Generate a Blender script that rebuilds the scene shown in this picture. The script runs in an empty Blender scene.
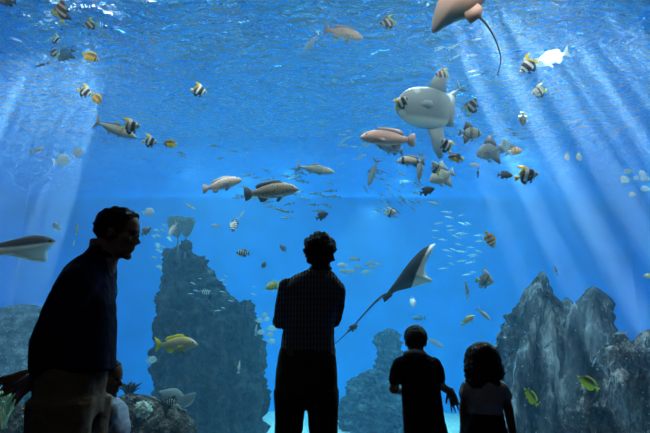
import random as _r
WORLD = 1.0
SCAT = (.36, .67, 1.0); SCATD = .0175; ANISO = .4
ABSC = (0, .93, .98); ABSD = .085
SBUMP = .19
TANKW = (.0, .29, .80)
SUN = 360; SUNC = (1, .78, .74)
HALL = 7
_q = _r.Random(11)
SLOTS = []
for _i in range(64):
    _x = _q.uniform(-90, 104)
    SLOTS.append((_x, 86 - .22 * _x + _q.gauss(0, 16), _q.choice((.04, .05, .07, .1, .14)), _q.uniform(.06, .22)))
for _x in (98, 90, 52, 20):
    SLOTS.append((_x, 68 + _q.uniform(-6, 20), .12, .34))
for _i in range(76):
    _x = _q.uniform(430, 700)
    SLOTS.append((_x, 34 + _q.gauss(0, 17), _q.choice((.05, .07, .1, .14)), _q.uniform(.06, .24)))
for _x in (484, 530, 566, 628):
    SLOTS.append((_x, 30 + _q.uniform(-16, 16), .16, .4))
AREA_FILLS = [('tank_fill', (_x, 11.5, 8.3),   .8, 12, 250, (.26, .82, 1.25)) for _x in (-8, -4.8, -1.6, 1.6, 4.8, 8)]  # unseen area lights added above the water as ambient fill
AREA_FILLS += [('front_fill', (_x, 4.95, 6.0), 3.2,   .3, 38, (1, .84, .70), (1.0, 0, 0), 150) for _x in (-6, -2, 2, 6)]  # out-of-view fill added over the glass to light fish sides
AREA_FILLS += [('front_fill_down', (_x, 4.95, 6.0), 3.2,   .3, 22, (1, .78, .64), (.5, 0, 0), 100) for _x in (-6, -2, 2, 6)]  # second unseen fill set, added to brighten low fish and sand
AREA_FILLS += [('glint_panel', (-3.0, 12.8, 8.4), 3.0, 3.4, 450, (.8, 1, 1)), ('glint_panel', (5.0, 12.2, 8.4), 3.4, 2.6, 420, (.85, .97, 1)), ('glint_panel', (0.9, 12.0, 8.4), .8, 1.5, 90, (.85, .97, 1))]  # bright panels added out of view to put glints in the ripples
SPOTS = [('white_fish_fill', (4.2, 5.1, 6.05), None, 900, (1, .95, .9), 9, .05, .4)]  # unseen spot added in place of sun glare on the white fish
for _px, _py, _e, _s in ((325, 118, 240, 60), (240, 172, 600, 130), (285, 168, 400, 140), (195, 166, 330, 130), (370, 207, 800, 130), (400, 172, 350, 140), (508, 138, 800, 130), (528, 150, 300, 130)):
    SPOTS.append(('glow_spot', (_px, _py), 'down', _e, (.55, .9, 1.05), _s, .25, 1))  # invented submerged spots that make the pale glow patches
for _px, _py, _e in ((20, 62, 700), (62, 66, 900), (96, 50, 350), (470, 10, 500), (510, 14, 500), (560, 10, 450), (150, 40, 420), (235, 25, 330), (330, 25, 300), (410, 20, 350), (610, 40, 300)):
    SPOTS.append(('haze_spot', (_px, _py), 'beam', _e, (1, .84, .84), 110, .25, 1))  # unseen spots added for pale haze that fades below the surface
import bpy, bmesh, math, random
from mathutils import Vector, Matrix, noise, Euler
sc = bpy.context.scene
col = sc.collection
R = math.radians
F = 510.0; CX, CY = 325.0, 216.5
CAM_H = 1.2
PITCH = math.atan((335 - CY) / F)

# ------------------------------------------------------------------ helpers
def ray(px, py):
    u = (px - CX) / F; v = (CY - py) / F
    return Vector((u, math.cos(PITCH) - v * math.sin(PITCH), math.sin(PITCH) + v * math.cos(PITCH)))
def at(px, py, D):
    """point seen at a picture position, D metres in front of the camera"""
    r = ray(px, py)
    return Vector((0, 0, CAM_H)) + r * (D / r.y)
def mpp(px, py, D):
    """metres per picture unit there"""
    return D / ray(px, py).y / F
VR = Vector((1, 0, 0))
VU = Vector((0, -math.sin(PITCH), math.cos(PITCH)))
VV = Vector((0, math.cos(PITCH), math.sin(PITCH)))      # away from the camera

def tag(o, label=None, cat=None, group=None, kind=None):
    if label: o['label'] = label
    if cat: o['category'] = cat
    if group: o['group'] = group
    if kind: o['kind'] = kind
    return o
def link(name, me, mat=None, parent=None, smooth=True):
    o = bpy.data.objects.new(name, me); col.objects.link(o)
    if mat: 
        me.materials.clear(); me.materials.append(mat)
    if smooth:
        me.polygons.foreach_set('use_smooth', [True] * len(me.polygons))
    if parent: o.parent = parent
    return o
def mesh_from(name, vs, fs):
    me = bpy.data.meshes.new(name); me.from_pydata([tuple(v) for v in vs], [], fs); me.update()
    return me
def empty(name, loc=(0, 0, 0)):
    o = bpy.data.objects.new(name, None); col.objects.link(o); o.location = loc; o.empty_display_size = .1
    return o
def box_mesh(name, x0, x1, y0, y1, z0, z1):
    vs = [(x, y, z) for x in (x0, x1) for y in (y0, y1) for z in (z0, z1)]
    fs = [(0, 1, 3, 2), (4, 6, 7, 5), (0, 4, 5, 1), (2, 3, 7, 6), (0, 2, 6, 4), (1, 5, 7, 3)]
    return mesh_from(name, vs, fs)

def newmat(name):
    m = bpy.data.materials.new(name); m.use_nodes = True
    nt = m.node_tree; nt.nodes.clear()
    return m, nt, nt.nodes, nt.links
def N(nt, t, **kw):
    n = nt.nodes.new(t)
    for k, v in kw.items():
        if k in n.inputs.keys(): n.inputs[k].default_value = v
        else: setattr(n, k, v)
    return n
def basic(name, color, rough=.6, noise_scale=None, color2=None, bump=0, bscale=None, detail=6, spec=.3, stretch=None):
    m, nt, ns, L = newmat(name)
    out = N(nt, 'ShaderNodeOutputMaterial'); b = N(nt, 'ShaderNodeBsdfPrincipled')
    b.inputs['Roughness'].default_value = rough
    b.inputs['Specular IOR Level'].default_value = spec
    L.new(b.outputs[0], out.inputs[0])
    b.inputs['Base Color'].default_value = (*color, 1)
    tc = N(nt, 'ShaderNodeTexCoord'); mp = N(nt, 'ShaderNodeMapping')
    L.new(tc.outputs['Object'], mp.inputs[0])
    if stretch: mp.inputs['Scale'].default_value = stretch
    if noise_scale:
        n = N(nt, 'ShaderNodeTexNoise'); n.inputs['Scale'].default_value = noise_scale; n.inputs['Detail'].default_value = detail
        L.new(mp.outputs[0], n.inputs['Vector'])
        r = N(nt, 'ShaderNodeValToRGB'); r.color_ramp.elements[0].position = .35; r.color_ramp.elements[1].position = .65
        r.color_ramp.elements[0].color = (*color, 1); r.color_ramp.elements[1].color = (*(color2 or color), 1)
        L.new(n.outputs['Fac'], r.inputs[0]); L.new(r.outputs[0], b.inputs['Base Color'])
    if bump:
        n = N(nt, 'ShaderNodeTexNoise'); n.inputs['Scale'].default_value = bscale or noise_scale or 10; n.inputs['Detail'].default_value = detail
        L.new(mp.outputs[0], n.inputs['Vector'])
        bp = N(nt, 'ShaderNodeBump'); bp.inputs['Strength'].default_value = bump; bp.inputs['Distance'].default_value = .05
        L.new(n.outputs['Fac'], bp.inputs['Height']); L.new(bp.outputs[0], b.inputs['Normal'])
    return m

# ------------------------------------------------------------------ camera and colour
cam = bpy.data.cameras.new('camera'); cam.sensor_width = 36; cam.lens = F * 36 / 650
co = bpy.data.objects.new('camera', cam); col.objects.link(co)
co.location = (0, 0, CAM_H); co.rotation_euler = (R(90) + PITCH, 0, 0)
cam.clip_end = 200; cam.clip_start = .05
sc.camera = co
sc.view_settings.view_transform = 'Standard'; sc.view_settings.look = 'None'
sc.view_settings.gamma = 1; sc.view_settings.use_curve_mapping = False
sc.view_settings.exposure = -0.14
sc.cycles.use_denoising = True
sc.cycles.max_bounces = 8; sc.cycles.volume_bounces = 2; sc.cycles.transparent_max_bounces = 24
sc.cycles.diffuse_bounces = 3; sc.cycles.glossy_bounces = 3
sc.cycles.sample_clamp_indirect = 6
sc.cycles.caustics_reflective = False; sc.cycles.caustics_refractive = False

# ------------------------------------------------------------------ tank and hall dimensions
GLASS = 4.62; BACK = 18.2; SX = 11.0; SEABED = -1.35; SURF = 6.2; GOBO_Z = 8.6

w = bpy.data.worlds.new('world'); sc.world = w; w.use_nodes = True
w.node_tree.nodes['Background'].inputs[0].default_value = (.62, .8, 1, 1)
w.node_tree.nodes['Background'].inputs[1].default_value = WORLD

# water body
m, nt, ns, L = newmat('sea water')
out = N(nt, 'ShaderNodeOutputMaterial')
vs_ = N(nt, 'ShaderNodeVolumeScatter'); va = N(nt, 'ShaderNodeVolumeAbsorption'); ad = N(nt, 'ShaderNodeAddShader')
vs_.inputs['Color'].default_value = (*SCAT, 1); vs_.inputs['Density'].default_value = SCATD; vs_.inputs['Anisotropy'].default_value = ANISO
va.inputs['Color'].default_value = (*ABSC, 1); va.inputs['Density'].default_value = ABSD
L.new(vs_.outputs[0], ad.inputs[0]); L.new(va.outputs[0], ad.inputs[1]); L.new(ad.outputs[0], out.inputs['Volume'])
wat = link('water', box_mesh('water', -SX + .01, SX - .01, GLASS + .13, BACK - .01, SEABED - .5, SURF + .12), m, smooth=False)
tag(wat, 'clear blue sea water filling the big tank', 'water', kind='stuff')

# rippled surface
def wave(x, y):
    h = 0
    for k, (a, lx, ly) in enumerate(((.030, .9, .55), (.018, 1.9, 1.3), (.010, 3.6, 2.9))):
        h += a * (noise.noise(Vector((x * lx + k * 7, y * ly * 1.5, k * 3.3))))
    return h
vs, fs = [], []
y = GLASS + .14; ys = []
while y < BACK - .01: ys.append(y); y += .05
nx = int(2 * SX / .07)
for j, y in enumerate(ys):
    for i in range(nx + 1):
        x = -SX + .02 + (2 * SX - .04) * i / nx
        vs.append((x, y, SURF + wave(x, y) * 4 * min(1, (BACK + 1 - y) / 5)))
for j in range(len(ys) - 1):
    for i in range(nx):
        a = j * (nx + 1) + i; fs.append((a, a + 1, a + nx + 2, a + nx + 1))
m, nt, ns, L = newmat('water surface')
out = N(nt, 'ShaderNodeOutputMaterial'); mx = N(nt, 'ShaderNodeMixShader')
tr = N(nt, 'ShaderNodeBsdfTransparent'); gl = N(nt, 'ShaderNodeBsdfGlossy'); gl.inputs['Roughness'].default_value = .03
gl.inputs['Color'].default_value = (.86, .95, 1, 1)
fr = N(nt, 'ShaderNodeFresnel'); fr.inputs['IOR'].default_value = 1 / 1.33
geo = N(nt, 'ShaderNodeNewGeometry')
tc = N(nt, 'ShaderNodeTexCoord'); mp = N(nt, 'ShaderNodeMapping'); mp.inputs['Scale'].default_value = (1, 1.7, 1)
nz = N(nt, 'ShaderNodeTexNoise'); nz.inputs['Scale'].default_value = 4.5; nz.inputs['Detail'].default_value = 3; nz.inputs['Distortion'].default_value = .6
L.new(tc.outputs['Object'], mp.inputs[0]); L.new(mp.outputs[0], nz.inputs['Vector'])
bp = N(nt, 'ShaderNodeBump'); bp.inputs['Strength'].default_value = 1; bp.inputs['Distance'].default_value = SBUMP
L.new(nz.outputs['Fac'], bp.inputs['Height'])
for n_ in (gl, fr): L.new(bp.outputs[0], n_.inputs['Normal'])
# seen from the water side the sheet is hit on its underside: use the plain ratio there
L.new(fr.outputs[0], mx.inputs[0]); L.new(tr.outputs[0], mx.inputs[1]); L.new(gl.outputs[0], mx.inputs[2]); L.new(mx.outputs[0], out.inputs[0])
srf = link('water_surface', mesh_from('water_surface', vs, [tuple(reversed(f)) for f in fs]), m)
tag(srf, 'rippled underside of the water surface high in the tank', 'water surface', kind='stuff')

# tank shell
def struct(name, me, mat):
    return tag(link(name, me, mat, smooth=False), kind='structure')
wallm = basic('blue tank wall', TANKW, .9, 1.2, tuple(c * 1.15 for c in TANKW), 0.1, 4)
TOP = GOBO_Z
struct('wall_back', box_mesh('w', -SX - .3, SX + .3, BACK, BACK + .3, SEABED - .6, TOP), wallm)
struct('wall_left', box_mesh('w', -SX - .3, -SX, -4, BACK, SEABED - .6, TOP), wallm)
struct('wall_right', box_mesh('w', SX, SX + .3, -4, BACK, SEABED - .6, TOP), wallm)
dark = basic('dark hall paint', (.012, .013, .016), .8, 3, (.016, .017, .02))
struct('wall_front_upper', box_mesh('w', -SX, SX, GLASS - .1, GLASS + .12, 5.2, TOP), dark)
struct('wall_front_lower', box_mesh('w', -SX, SX, GLASS - .1, GLASS + .12, SEABED - .6, .12), dark)
struct('wall_hall_back', box_mesh('w', -SX, SX, -4.2, -4, -.3, 5.4), dark)
struct('floor', box_mesh('w', -SX, SX, -4, GLASS - .1, -.3, 0), basic('dark hall carpet', (.01, .011, .014), .95, 60, (.016, .016, .02), .4, 80))
struct('ceiling', box_mesh('w', -SX, SX, -4.2, GLASS - .1, 5.2, 5.4), dark)
# acrylic pane
m, nt, ns, L = newmat('acrylic')
out = N(nt, 'ShaderNodeOutputMaterial'); mx = N(nt, 'ShaderNodeMixShader'); tr = N(nt, 'ShaderNodeBsdfTransparent'); gl = N(nt, 'ShaderNodeBsdfGlossy')
tr.inputs[0].default_value = (.985, .995, 1, 1); gl.inputs['Roughness'].default_value = 0.02
fr = N(nt, 'ShaderNodeFresnel'); fr.inputs['IOR'].default_value = 1.12
L.new(fr.outputs[0], mx.inputs[0]); L.new(tr.outputs[0], mx.inputs[1]); L.new(gl.outputs[0], mx.inputs[2]); L.new(mx.outputs[0], out.inputs[0])
struct('window_1', box_mesh('w', -SX, SX, GLASS, GLASS + .12, .12, 5.2), m)

# seabed
vs, fs = [], []
nx, ny = 150, 110
def sea_h(x, y):
    h = .16 * noise.noise(Vector((x * .35, y * .35, 1))) + .05 * noise.noise(Vector((x * 1.3, y * 1.6, 5))) + .018 * noise.noise(Vector((x * 4, y * 6, 9)))
    return SEABED + h
for j in range(ny + 1):
    for i in range(nx + 1):
        x = -SX + .03 + (2 * SX - .06) * i / nx; y = GLASS + .15 + (BACK - GLASS - .18) * j / ny
        vs.append((x, y, sea_h(x, y)))
for j in range(ny):
    for i in range(nx):
        a = j * (nx + 1) + i; fs.append((a, a + 1, a + nx + 2, a + nx + 1))
sand = basic('sand', (.72, .48, .44), .95, 9, (.92, .64, .58), .8, 22)
sb = link('seabed', mesh_from('seabed', vs, fs), sand); tag(sb, 'pale sand covering the bottom of the tank', 'sand', kind='stuff')

# unseen deck added over the tank, its slots shaping the sun into shafts
SUN_VP = (244, -436)
sd = ray(*SUN_VP).normalized()           # towards the sun
sun = bpy.data.lights.new('sun', 'SUN'); sun.energy = SUN; sun.angle = R(1.0); sun.color = SUNC
so = bpy.data.objects.new('sun', sun); col.objects.link(so)
so.rotation_euler = sd.to_track_quat('Z', 'Y').to_euler(); so.location = (0, 10, 20)
def on_gobo(px, py, frac=1.0):
    """where the sun ray that meets the surface at a picture position crosses the deck"""
    r = ray(px, py); p = Vector((0, 0, CAM_H)) + r * ((SURF - CAM_H) / r.z)
    return p + sd * ((GOBO_Z - p.z) / sd.z)
holes = []
rnd = random.Random(5)
# light-shaping slots: (picture x, y of the centre, width m, length m)
for (px, py, ww, ll) in SLOTS:
    p = on_gobo(px, py); holes.append((p.x - ww / 2, p.x + ww / 2, p.y - ll / 2, p.y + ll / 2))
bm = bmesh.new()
xs = sorted({-SX - .3, SX + .3, *[h[0] for h in holes], *[h[1] for h in holes]})
ys_ = sorted({GLASS - .1, BACK + 3.5, *[h[2] for h in holes], *[h[3] for h in holes]})
xs = [x for x in xs if -SX - .31 <= x <= SX + .31]
grid = {}; xi = {x: i for i, x in enumerate(xs)}; yi = {y: j for j, y in enumerate(ys_)}
open_ = set()
for h in holes:
    for i in range(xi[h[0]], xi[h[1]]):
        for j in range(yi[h[2]], yi[h[3]]): open_.add((i, j))
def gv(x, y):
    k = (x, y)
    if k not in grid: grid[k] = bm.verts.new((x, y, GOBO_Z))
    return grid[k]
for i in range(len(xs) - 1):
    j = 0
    while j < len(ys_) - 1:
        if (i, j) in open_: j += 1; continue
        j2 = j
        while j2 < len(ys_) - 1 and (i, j2) not in open_: j2 += 1
        bm.faces.new((gv(xs[i], ys_[j]), gv(xs[i + 1], ys_[j]), gv(xs[i + 1], ys_[j2]), gv(xs[i], ys_[j2])))
        j = j2
me = bpy.data.meshes.new('gobo_sheet'); bm.to_mesh(me); bm.free()
dk = struct('sun_gobo', me, basic('gobo paint', (.35, .42, .5), .8, 2, (.4, .47, .55)))
md = dk.modifiers.new('s', 'SOLIDIFY'); md.thickness = .06

def area(name, loc, sx, sy, power, color, rot=(0, 0, 0), spread=180):
    l = bpy.data.lights.new(name, 'AREA'); l.shape = 'RECTANGLE'; l.size = sx; l.size_y = sy; l.energy = power; l.color = color; l.spread = R(spread)
    o = bpy.data.objects.new(name, l); col.objects.link(o); o.location = loc; o.rotation_euler = rot
    return o
def spot(name, loc, tgt, power, color, ang, size=.1, blend=.6):
    l = bpy.data.lights.new(name, 'SPOT'); l.energy = power; l.color = color; l.spot_size = R(ang); l.spot_blend = blend; l.shadow_soft_size = size
    o = bpy.data.objects.new(name, l); col.objects.link(o); o.location = loc
    o.rotation_euler = (Vector(loc) - Vector(tgt)).to_track_quat('Z', 'Y').to_euler()
    return o
for a in AREA_FILLS: area(*a)
for a in SPOTS:
    a = list(a)
    if a[2] is None: a[2] = tuple(at(553, 58, min(8.4, (SURF - .12 - CAM_H) * ray(553, 37).y / ray(553, 37).z)))
    if a[2] == 'down':
        D_ = min(13.2, (SURF - .35 - CAM_H) * ray(*a[1]).y / ray(*a[1]).z); a[1] = tuple(at(*a[1], D_)); a[2] = (a[1][0], a[1][1] - .6, 0)
    if a[2] == 'beam':
        r_ = ray(*a[1]); q_ = Vector((0, 0, CAM_H)) + r_ * ((SURF - CAM_H) / r_.z); a[1] = tuple(q_ + sd * .5); a[2] = tuple(q_ - sd * 3)
    spot(*a)

area('hall_fill', (0.5, -1.5, 5.0), 3, 1, HALL, (.75, .85, 1))  # dim fill added behind the camera so shirts and collar show

# ------------------------------------------------------------------ rocks
def lerp_levels(levels, y):
    if y <= levels[0][0]: return levels[0][1:]
    for a, b in zip(levels, levels[1:]):
        if y <= b[0]:
            t = (y - a[0]) / (b[0] - a[0]); return tuple(p + (q - p) * t for p, q in zip(a[1:], b[1:]))
    return levels[-1][1:]
def spire(levels, D, depth, seed, amp=.18, nu=230, nv=190, ridged=(2.2, .5), yoff=0):
    """a rock lobe: levels = (picture y, left x, right x) at distance D; goes down to the seabed"""
    cen = at((levels[-1][1] + levels[-1][2]) / 2, levels[-1][0], D)
    lv = []
    for (py, xl, xr) in levels:
        a = at(xl, py, D); b = at(xr, py, D)
        lv.append((-a.z, a.x, b.x))
    lv.append((2.2, lv[-1][1] * 1.0, lv[-1][2] * 1.0))
    z1 = -lv[0][0]; z0 = SEABED - .45
    vs, fs = [], []
    for j in range(nv + 1):
        f = j / nv
        z = z1 + (z0 - z1) * f
        xl, xr = lerp_levels(lv, -z)
        cap = min(1, math.sqrt(max(0, 1 - (1 - min(1, f * 9)) ** 2)) + .02) if j else 0.0
        hw = (xr - xl) / 2 * cap; cx = (xl + xr) / 2; hd = depth * (.35 + .65 * min(1, f * 2.2)) * max(cap, 0)
        for i in range(nu):
            th = 2 * math.pi * i / nu
            p = Vector((cx + hw * math.cos(th), D + yoff + hd * math.sin(th), z))
            n_ = Vector((math.cos(th), math.sin(th), .15))
            q = Vector((p.x * ridged[0], p.y * ridged[0], p.z * ridged[1] + seed))
            r1 = 1 - abs(noise.noise(q)) * 2
            r2 = 1 - abs(noise.noise(q * 2.3 + Vector((9, 2, 5)))) * 2
            r3 = 1 - abs(noise.noise(q * 5.1 + Vector((3, 7, 1)))) * 2
            l1 = noise.noise(Vector((p.x * 3.5, p.y * 3.5, p.z * 3.5 + seed)))
            l2 = noise.noise(Vector((p.x * 9, p.y * 9, p.z * 9 + seed)))
            d = amp * (.42 * (r1 - .6) + .42 * (r2 - .6) + .3 * (r3 - .6) + .25 * l1 + .28 * l2) 
            d *= min(1, .25 + 4 * cap * min(1, hw + .2)) * min(1, .22 + hw / .7)
            p = p + n_ * d
            vs.append(p)
    for j in range(nv):
        for i in range(nu):
            a = j * nu + i; b = j * nu + (i + 1) % nu
            fs.append((a, a + nu, b + nu, b))
    fs.append(tuple(range(nu - 1, -1, -1)))
    return vs, fs
def rock(name, lobes, mat, label, cat='rock'):
    V, Fc = [], []
    for lb in lobes:
        v, f = spire(**lb); o = len(V)
        V += v; Fc += [tuple(i + o for i in g) for g in f]
    ob = link(name, mesh_from(name, V, Fc), mat)
    return tag(ob, label, cat)

def rock_mat(name, c1, c2, c3, sc_=1.0, st=1.0, specks=.6):
    m, nt, ns, L = newmat(name)
    out = N(nt, 'ShaderNodeOutputMaterial'); b = N(nt, 'ShaderNodeBsdfPrincipled'); b.inputs['Roughness'].default_value = .95
    b.inputs['Specular IOR Level'].default_value = .1
    tc = N(nt, 'ShaderNodeTexCoord')
    mp = N(nt, 'ShaderNodeMapping'); mp.inputs['Scale'].default_value = (1, 1, st); L.new(tc.outputs['Object'], mp.inputs[0])
    n1 = N(nt, 'ShaderNodeTexNoise'); n1.inputs['Scale'].default_value = 3.0 * sc_; n1.inputs['Detail'].default_value = 9; n1.inputs['Roughness'].default_value = .65
    L.new(mp.outputs[0], n1.inputs['Vector'])
    r = N(nt, 'ShaderNodeValToRGB'); e = r.color_ramp.elements
    e[0].position = .40; e[0].color = (*c1, 1); e[1].position = .53; e[1].color = (*c2, 1)
    x = r.color_ramp.elements.new(.66); x.color = (*c3, 1)
    L.new(n1.outputs['Fac'], r.inputs[0])
    vo = N(nt, 'ShaderNodeTexVoronoi'); vo.inputs['Scale'].default_value = 9 * sc_
    L.new(tc.outputs['Object'], vo.inputs['Vector'])
    r2 = N(nt, 'ShaderNodeValToRGB'); r2.color_ramp.elements[0].position = .10; r2.color_ramp.elements[0].color = (1, 1, 1, 1)
    r2.color_ramp.elements[1].position = .16; r2.color_ramp.elements[1].color = (0, 0, 0, 1)
    L.new(vo.outputs['Distance'], r2.inputs[0])
    mx = N(nt, 'ShaderNodeMixRGB'); mx.inputs[2].default_value = (*[min(1, c * 2.6) for c in c3], 1)
    mt = N(nt, 'ShaderNodeMath'); mt.operation = 'MULTIPLY'; mt.inputs[1].default_value = specks
    L.new(r2.outputs[0], mt.inputs[0]); L.new(mt.outputs[0], mx.inputs[0]); L.new(r.outputs[0], mx.inputs[1]); L.new(mx.outputs[0], b.inputs['Base Color'])
    bp = N(nt, 'ShaderNodeBump'); bp.inputs['Strength'].default_value = 1; bp.inputs['Distance'].default_value = .22
    n2 = N(nt, 'ShaderNodeTexNoise'); n2.inputs['Scale'].default_value = 7 * sc_; n2.inputs['Detail'].default_value = 8
    L.new(mp.outputs[0], n2.inputs['Vector']); L.new(n2.outputs['Fac'], bp.inputs['Height']); L.new(bp.outputs[0], b.inputs['Normal'])
    L.new(b.outputs[0], out.inputs[0])
    return m
rm_p = rock_mat('pillar stone', (.008, .008, .01), (.026, .024, .026), (.08, .07, .068), 1, .7, .35)
rm_a = rock_mat('ridged stone', (.012, .009, .012), (.11, .08, .088), (.52, .42, .43), 1, .28, .35)
rm_b = rock_mat('dark stone', (.006, .005, .007), (.048, .036, .04), (.42, .34, .33), 1.5, .5, .4)
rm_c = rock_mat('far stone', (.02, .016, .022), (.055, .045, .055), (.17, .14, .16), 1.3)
rm_n = rock_mat('reef stone', (.04, .035, .035), (.13, .10, .085), (.36, .3, .25), 2.4)

pillar = rock('rock_pillar', [
    dict(levels=[(244, 176, 190), (250, 169, 196), (262, 163, 201), (275, 160, 213), (285, 159, 221), (305, 158, 243), (319, 158, 254), (333, 158, 260), (357, 158, 264), (395, 158, 266), (424, 157, 268)],
         D=12.0, depth=1.1, seed=3, amp=.34, ridged=(1.1, .6), nu=220, nv=200)], rm_p,
    'tall dark rock pillar overgrown with small corals rising from the seabed')
rock('rock_ridge', [
    dict(levels=[(271, 540, 543), (286, 532, 545), (300, 522, 551), (311, 514, 556), (330, 504, 562), (347, 500, 566), (433, 496, 575)], D=9.6, depth=.8, seed=11, amp=.34, ridged=(2.6, .35)),
    dict(levels=[(297, 565, 568), (306, 556, 574), (330, 548, 580), (433, 540, 590)], D=9.9, depth=.6, seed=17, amp=.2, nu=90, nv=80, ridged=(2.6, .35)),
    dict(levels=[(286, 588, 597), (290, 583, 605), (296, 578, 608), (310, 571, 609.5), (343, 562, 610), (433, 550, 611)], D=9.3, depth=.75, seed=23, amp=.3, ridged=(2.8, .3)),
    dict(levels=[(282, 537, 542), (320, 521, 537), (360, 511, 532), (433, 500, 528)], D=9.1, depth=.42, seed=25, amp=.22, nu=110, nv=120, ridged=(2.8, .4)),
    dict(levels=[(298, 548, 552.5), (330, 540, 556), (370, 534, 556), (433, 528, 554)], D=9.0, depth=.4, seed=26, amp=.22, nu=110, nv=120, ridged=(2.8, .4)),
    dict(levels=[(303, 572, 577), (340, 564, 581), (380, 560, 582), (433, 555, 582)], D=8.9, depth=.38, seed=27, amp=.2, nu=100, nv=110, ridged=(2.8, .4)),
    dict(levels=[(291, 590, 598), (330, 586, 602), (433, 584, 606)], D=8.8, depth=.36, seed=28, amp=.2, nu=100, nv=120, ridged=(2.8, .4))], rm_a,
    'tall grey rock with two peaks and vertical ridges on the right')
rock('rock_ridge', [
    dict(levels=[(345, 606, 617), (352, 601, 622), (372, 593, 630), (394, 583, 640), (433, 566, 660)], D=7.2, depth=.5, seed=31, amp=.34, ridged=(3.2, .6)),
    dict(levels=[(333, 615, 626), (341, 611, 632), (370, 606, 645), (433, 600, 660)], D=7.3, depth=.5, seed=37, amp=.34, ridged=(3.2, .6)),
    dict(levels=[(329, 640, 656), (334, 635, 664), (352, 628, 676), (433, 618, 700)], D=7.1, depth=.6, seed=41, amp=.34, ridged=(3.2, .6))], rm_b,
    'dark knobbly rock at the right edge in front of the peaked rock')
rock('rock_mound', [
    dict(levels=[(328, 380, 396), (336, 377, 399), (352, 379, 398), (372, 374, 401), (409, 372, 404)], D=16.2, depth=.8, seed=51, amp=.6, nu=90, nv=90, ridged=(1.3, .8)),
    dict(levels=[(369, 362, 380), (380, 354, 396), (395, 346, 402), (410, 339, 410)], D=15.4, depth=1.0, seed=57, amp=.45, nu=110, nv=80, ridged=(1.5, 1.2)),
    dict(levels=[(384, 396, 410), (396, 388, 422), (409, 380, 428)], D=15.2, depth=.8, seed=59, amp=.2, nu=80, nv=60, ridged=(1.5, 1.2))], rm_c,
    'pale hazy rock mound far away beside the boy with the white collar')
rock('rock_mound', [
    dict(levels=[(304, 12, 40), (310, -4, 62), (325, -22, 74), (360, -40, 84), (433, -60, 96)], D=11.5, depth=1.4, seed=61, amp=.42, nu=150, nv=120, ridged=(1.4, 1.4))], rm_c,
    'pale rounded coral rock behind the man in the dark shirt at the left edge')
rock('reef_rock', [
    dict(levels=[(393, 112, 150), (398, 104, 170), (410, 96, 186), (433, 90, 198)], D=6.8, depth=.55, seed=71, amp=.12, nu=150, nv=90, ridged=(3, 3)),
    dict(levels=[(408, 160, 178), (416, 150, 190), (433, 140, 199)], D=6.5, depth=.4, seed=73, amp=.09, nu=110, nv=70, ridged=(3, 3))], rm_n,
    'low brown encrusted reef rock in front of the pillar with feather stars')
rock('reef_rock', [
    dict(levels=[(398, -10, 14), (405, -25, 32), (418, -35, 42), (433, -40, 46)], D=6.6, depth=.45, seed=81, amp=.11, nu=130, nv=80, ridged=(4, 2))], rm_n,
    'low reef rock behind the clasped hands at the bottom left')

# sea fans on the pillar, feather stars and soft coral on the reef
def tube(path, radii, seg=8):
    vs, fs = [], []
    n = len(path)
    for k, p in enumerate(path):
        p = Vector(p); t = (Vector(path[min(k + 1, n - 1)]) - Vector(path[max(k - 1, 0)])).normalized()
        a = t.orthogonal().normalized(); b = t.cross(a)
        if k:   # keep the frame from twisting
            a = (pa - t * pa.dot(t)).normalized(); b = t.cross(a)
        pa = a
        for i in range(seg):
            th = 2 * math.pi * i / seg
            vs.append(p + (a * math.cos(th) + b * math.sin(th)) * radii[k])
    for k in range(n - 1):
        for i in range(seg):
            q = k * seg + i; r_ = k * seg + (i + 1) % seg
            fs.append((q, r_, r_ + seg, q + seg))
    fs.append(tuple(range(seg - 1, -1, -1))); fs.append(tuple(range((n - 1) * seg, n * seg)))
    return vs, fs
def join(parts):
    V, Fc = [], []
    for v, f in parts:
        o = len(V); V += list(v); Fc += [tuple(i + o for i in g) for g in f]
    return V, Fc
fanm = basic('sea fan', (.13, .12, .13), .9, 20, (.2, .18, .18))
def sea_fan(px, py_base, py_stem, py_top, wl, wr, label, seed):
    D = 11.6; base = at(px, py_base, D); s = mpp(px, py_base, D)
    r = random.Random(seed)
    root = tag(empty('sea_fan', base), label, 'sea fan')
    hs = (py_base - py_stem) * s; ht = (py_base - py_top) * s
    v, f = tube([(0, 0, -.25), (.01, 0, hs * .5), (0, 0, hs * 1.15)], [.03, .024, .02]); link('stem', mesh_from('stem', v, f), fanm, root)
    parts = []
    nb = 34
    for k in range(nb):
        t = k / (nb - 1); xx = (-wl + (wl + wr) * t) * s
        top = ht * (1 - .10 * abs(2 * t - 1) ** 2 + r.uniform(-.05, .03))
        pts = []
        for q in range(7):
            w_ = q / 6
            pts.append((xx * (w_ ** .55) + r.uniform(-.01, .01), r.uniform(-.03, .03), hs * .85 + (top - hs * .85) * w_))
        parts.append(tube(pts, [.016, .02, .022, .022, .02, .018, .01], 5))
    for k in range(9):
        w_ = .25 + .75 * k / 8; z = hs * .85 + (ht - hs * .85) * w_ * .97
        parts.append(tube([((-wl + (wl + wr) * t / 8) * s * (w_ ** .55), r.uniform(-.02, .02), z + r.uniform(-.02, .02)) for t in range(9)], [.012] * 9, 5))
    v, f = join(parts); link('fan', mesh_from('fan', v, f), fanm, root)
sea_fan(177, 252, 235, 215, 12, 4, 'grey sea fan on a thin stem atop the rock pillar, left one', 1)
sea_fan(185, 252, 234, 216, 8, 8, 'grey sea fan on a thin stem atop the rock pillar, right one', 2)

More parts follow.
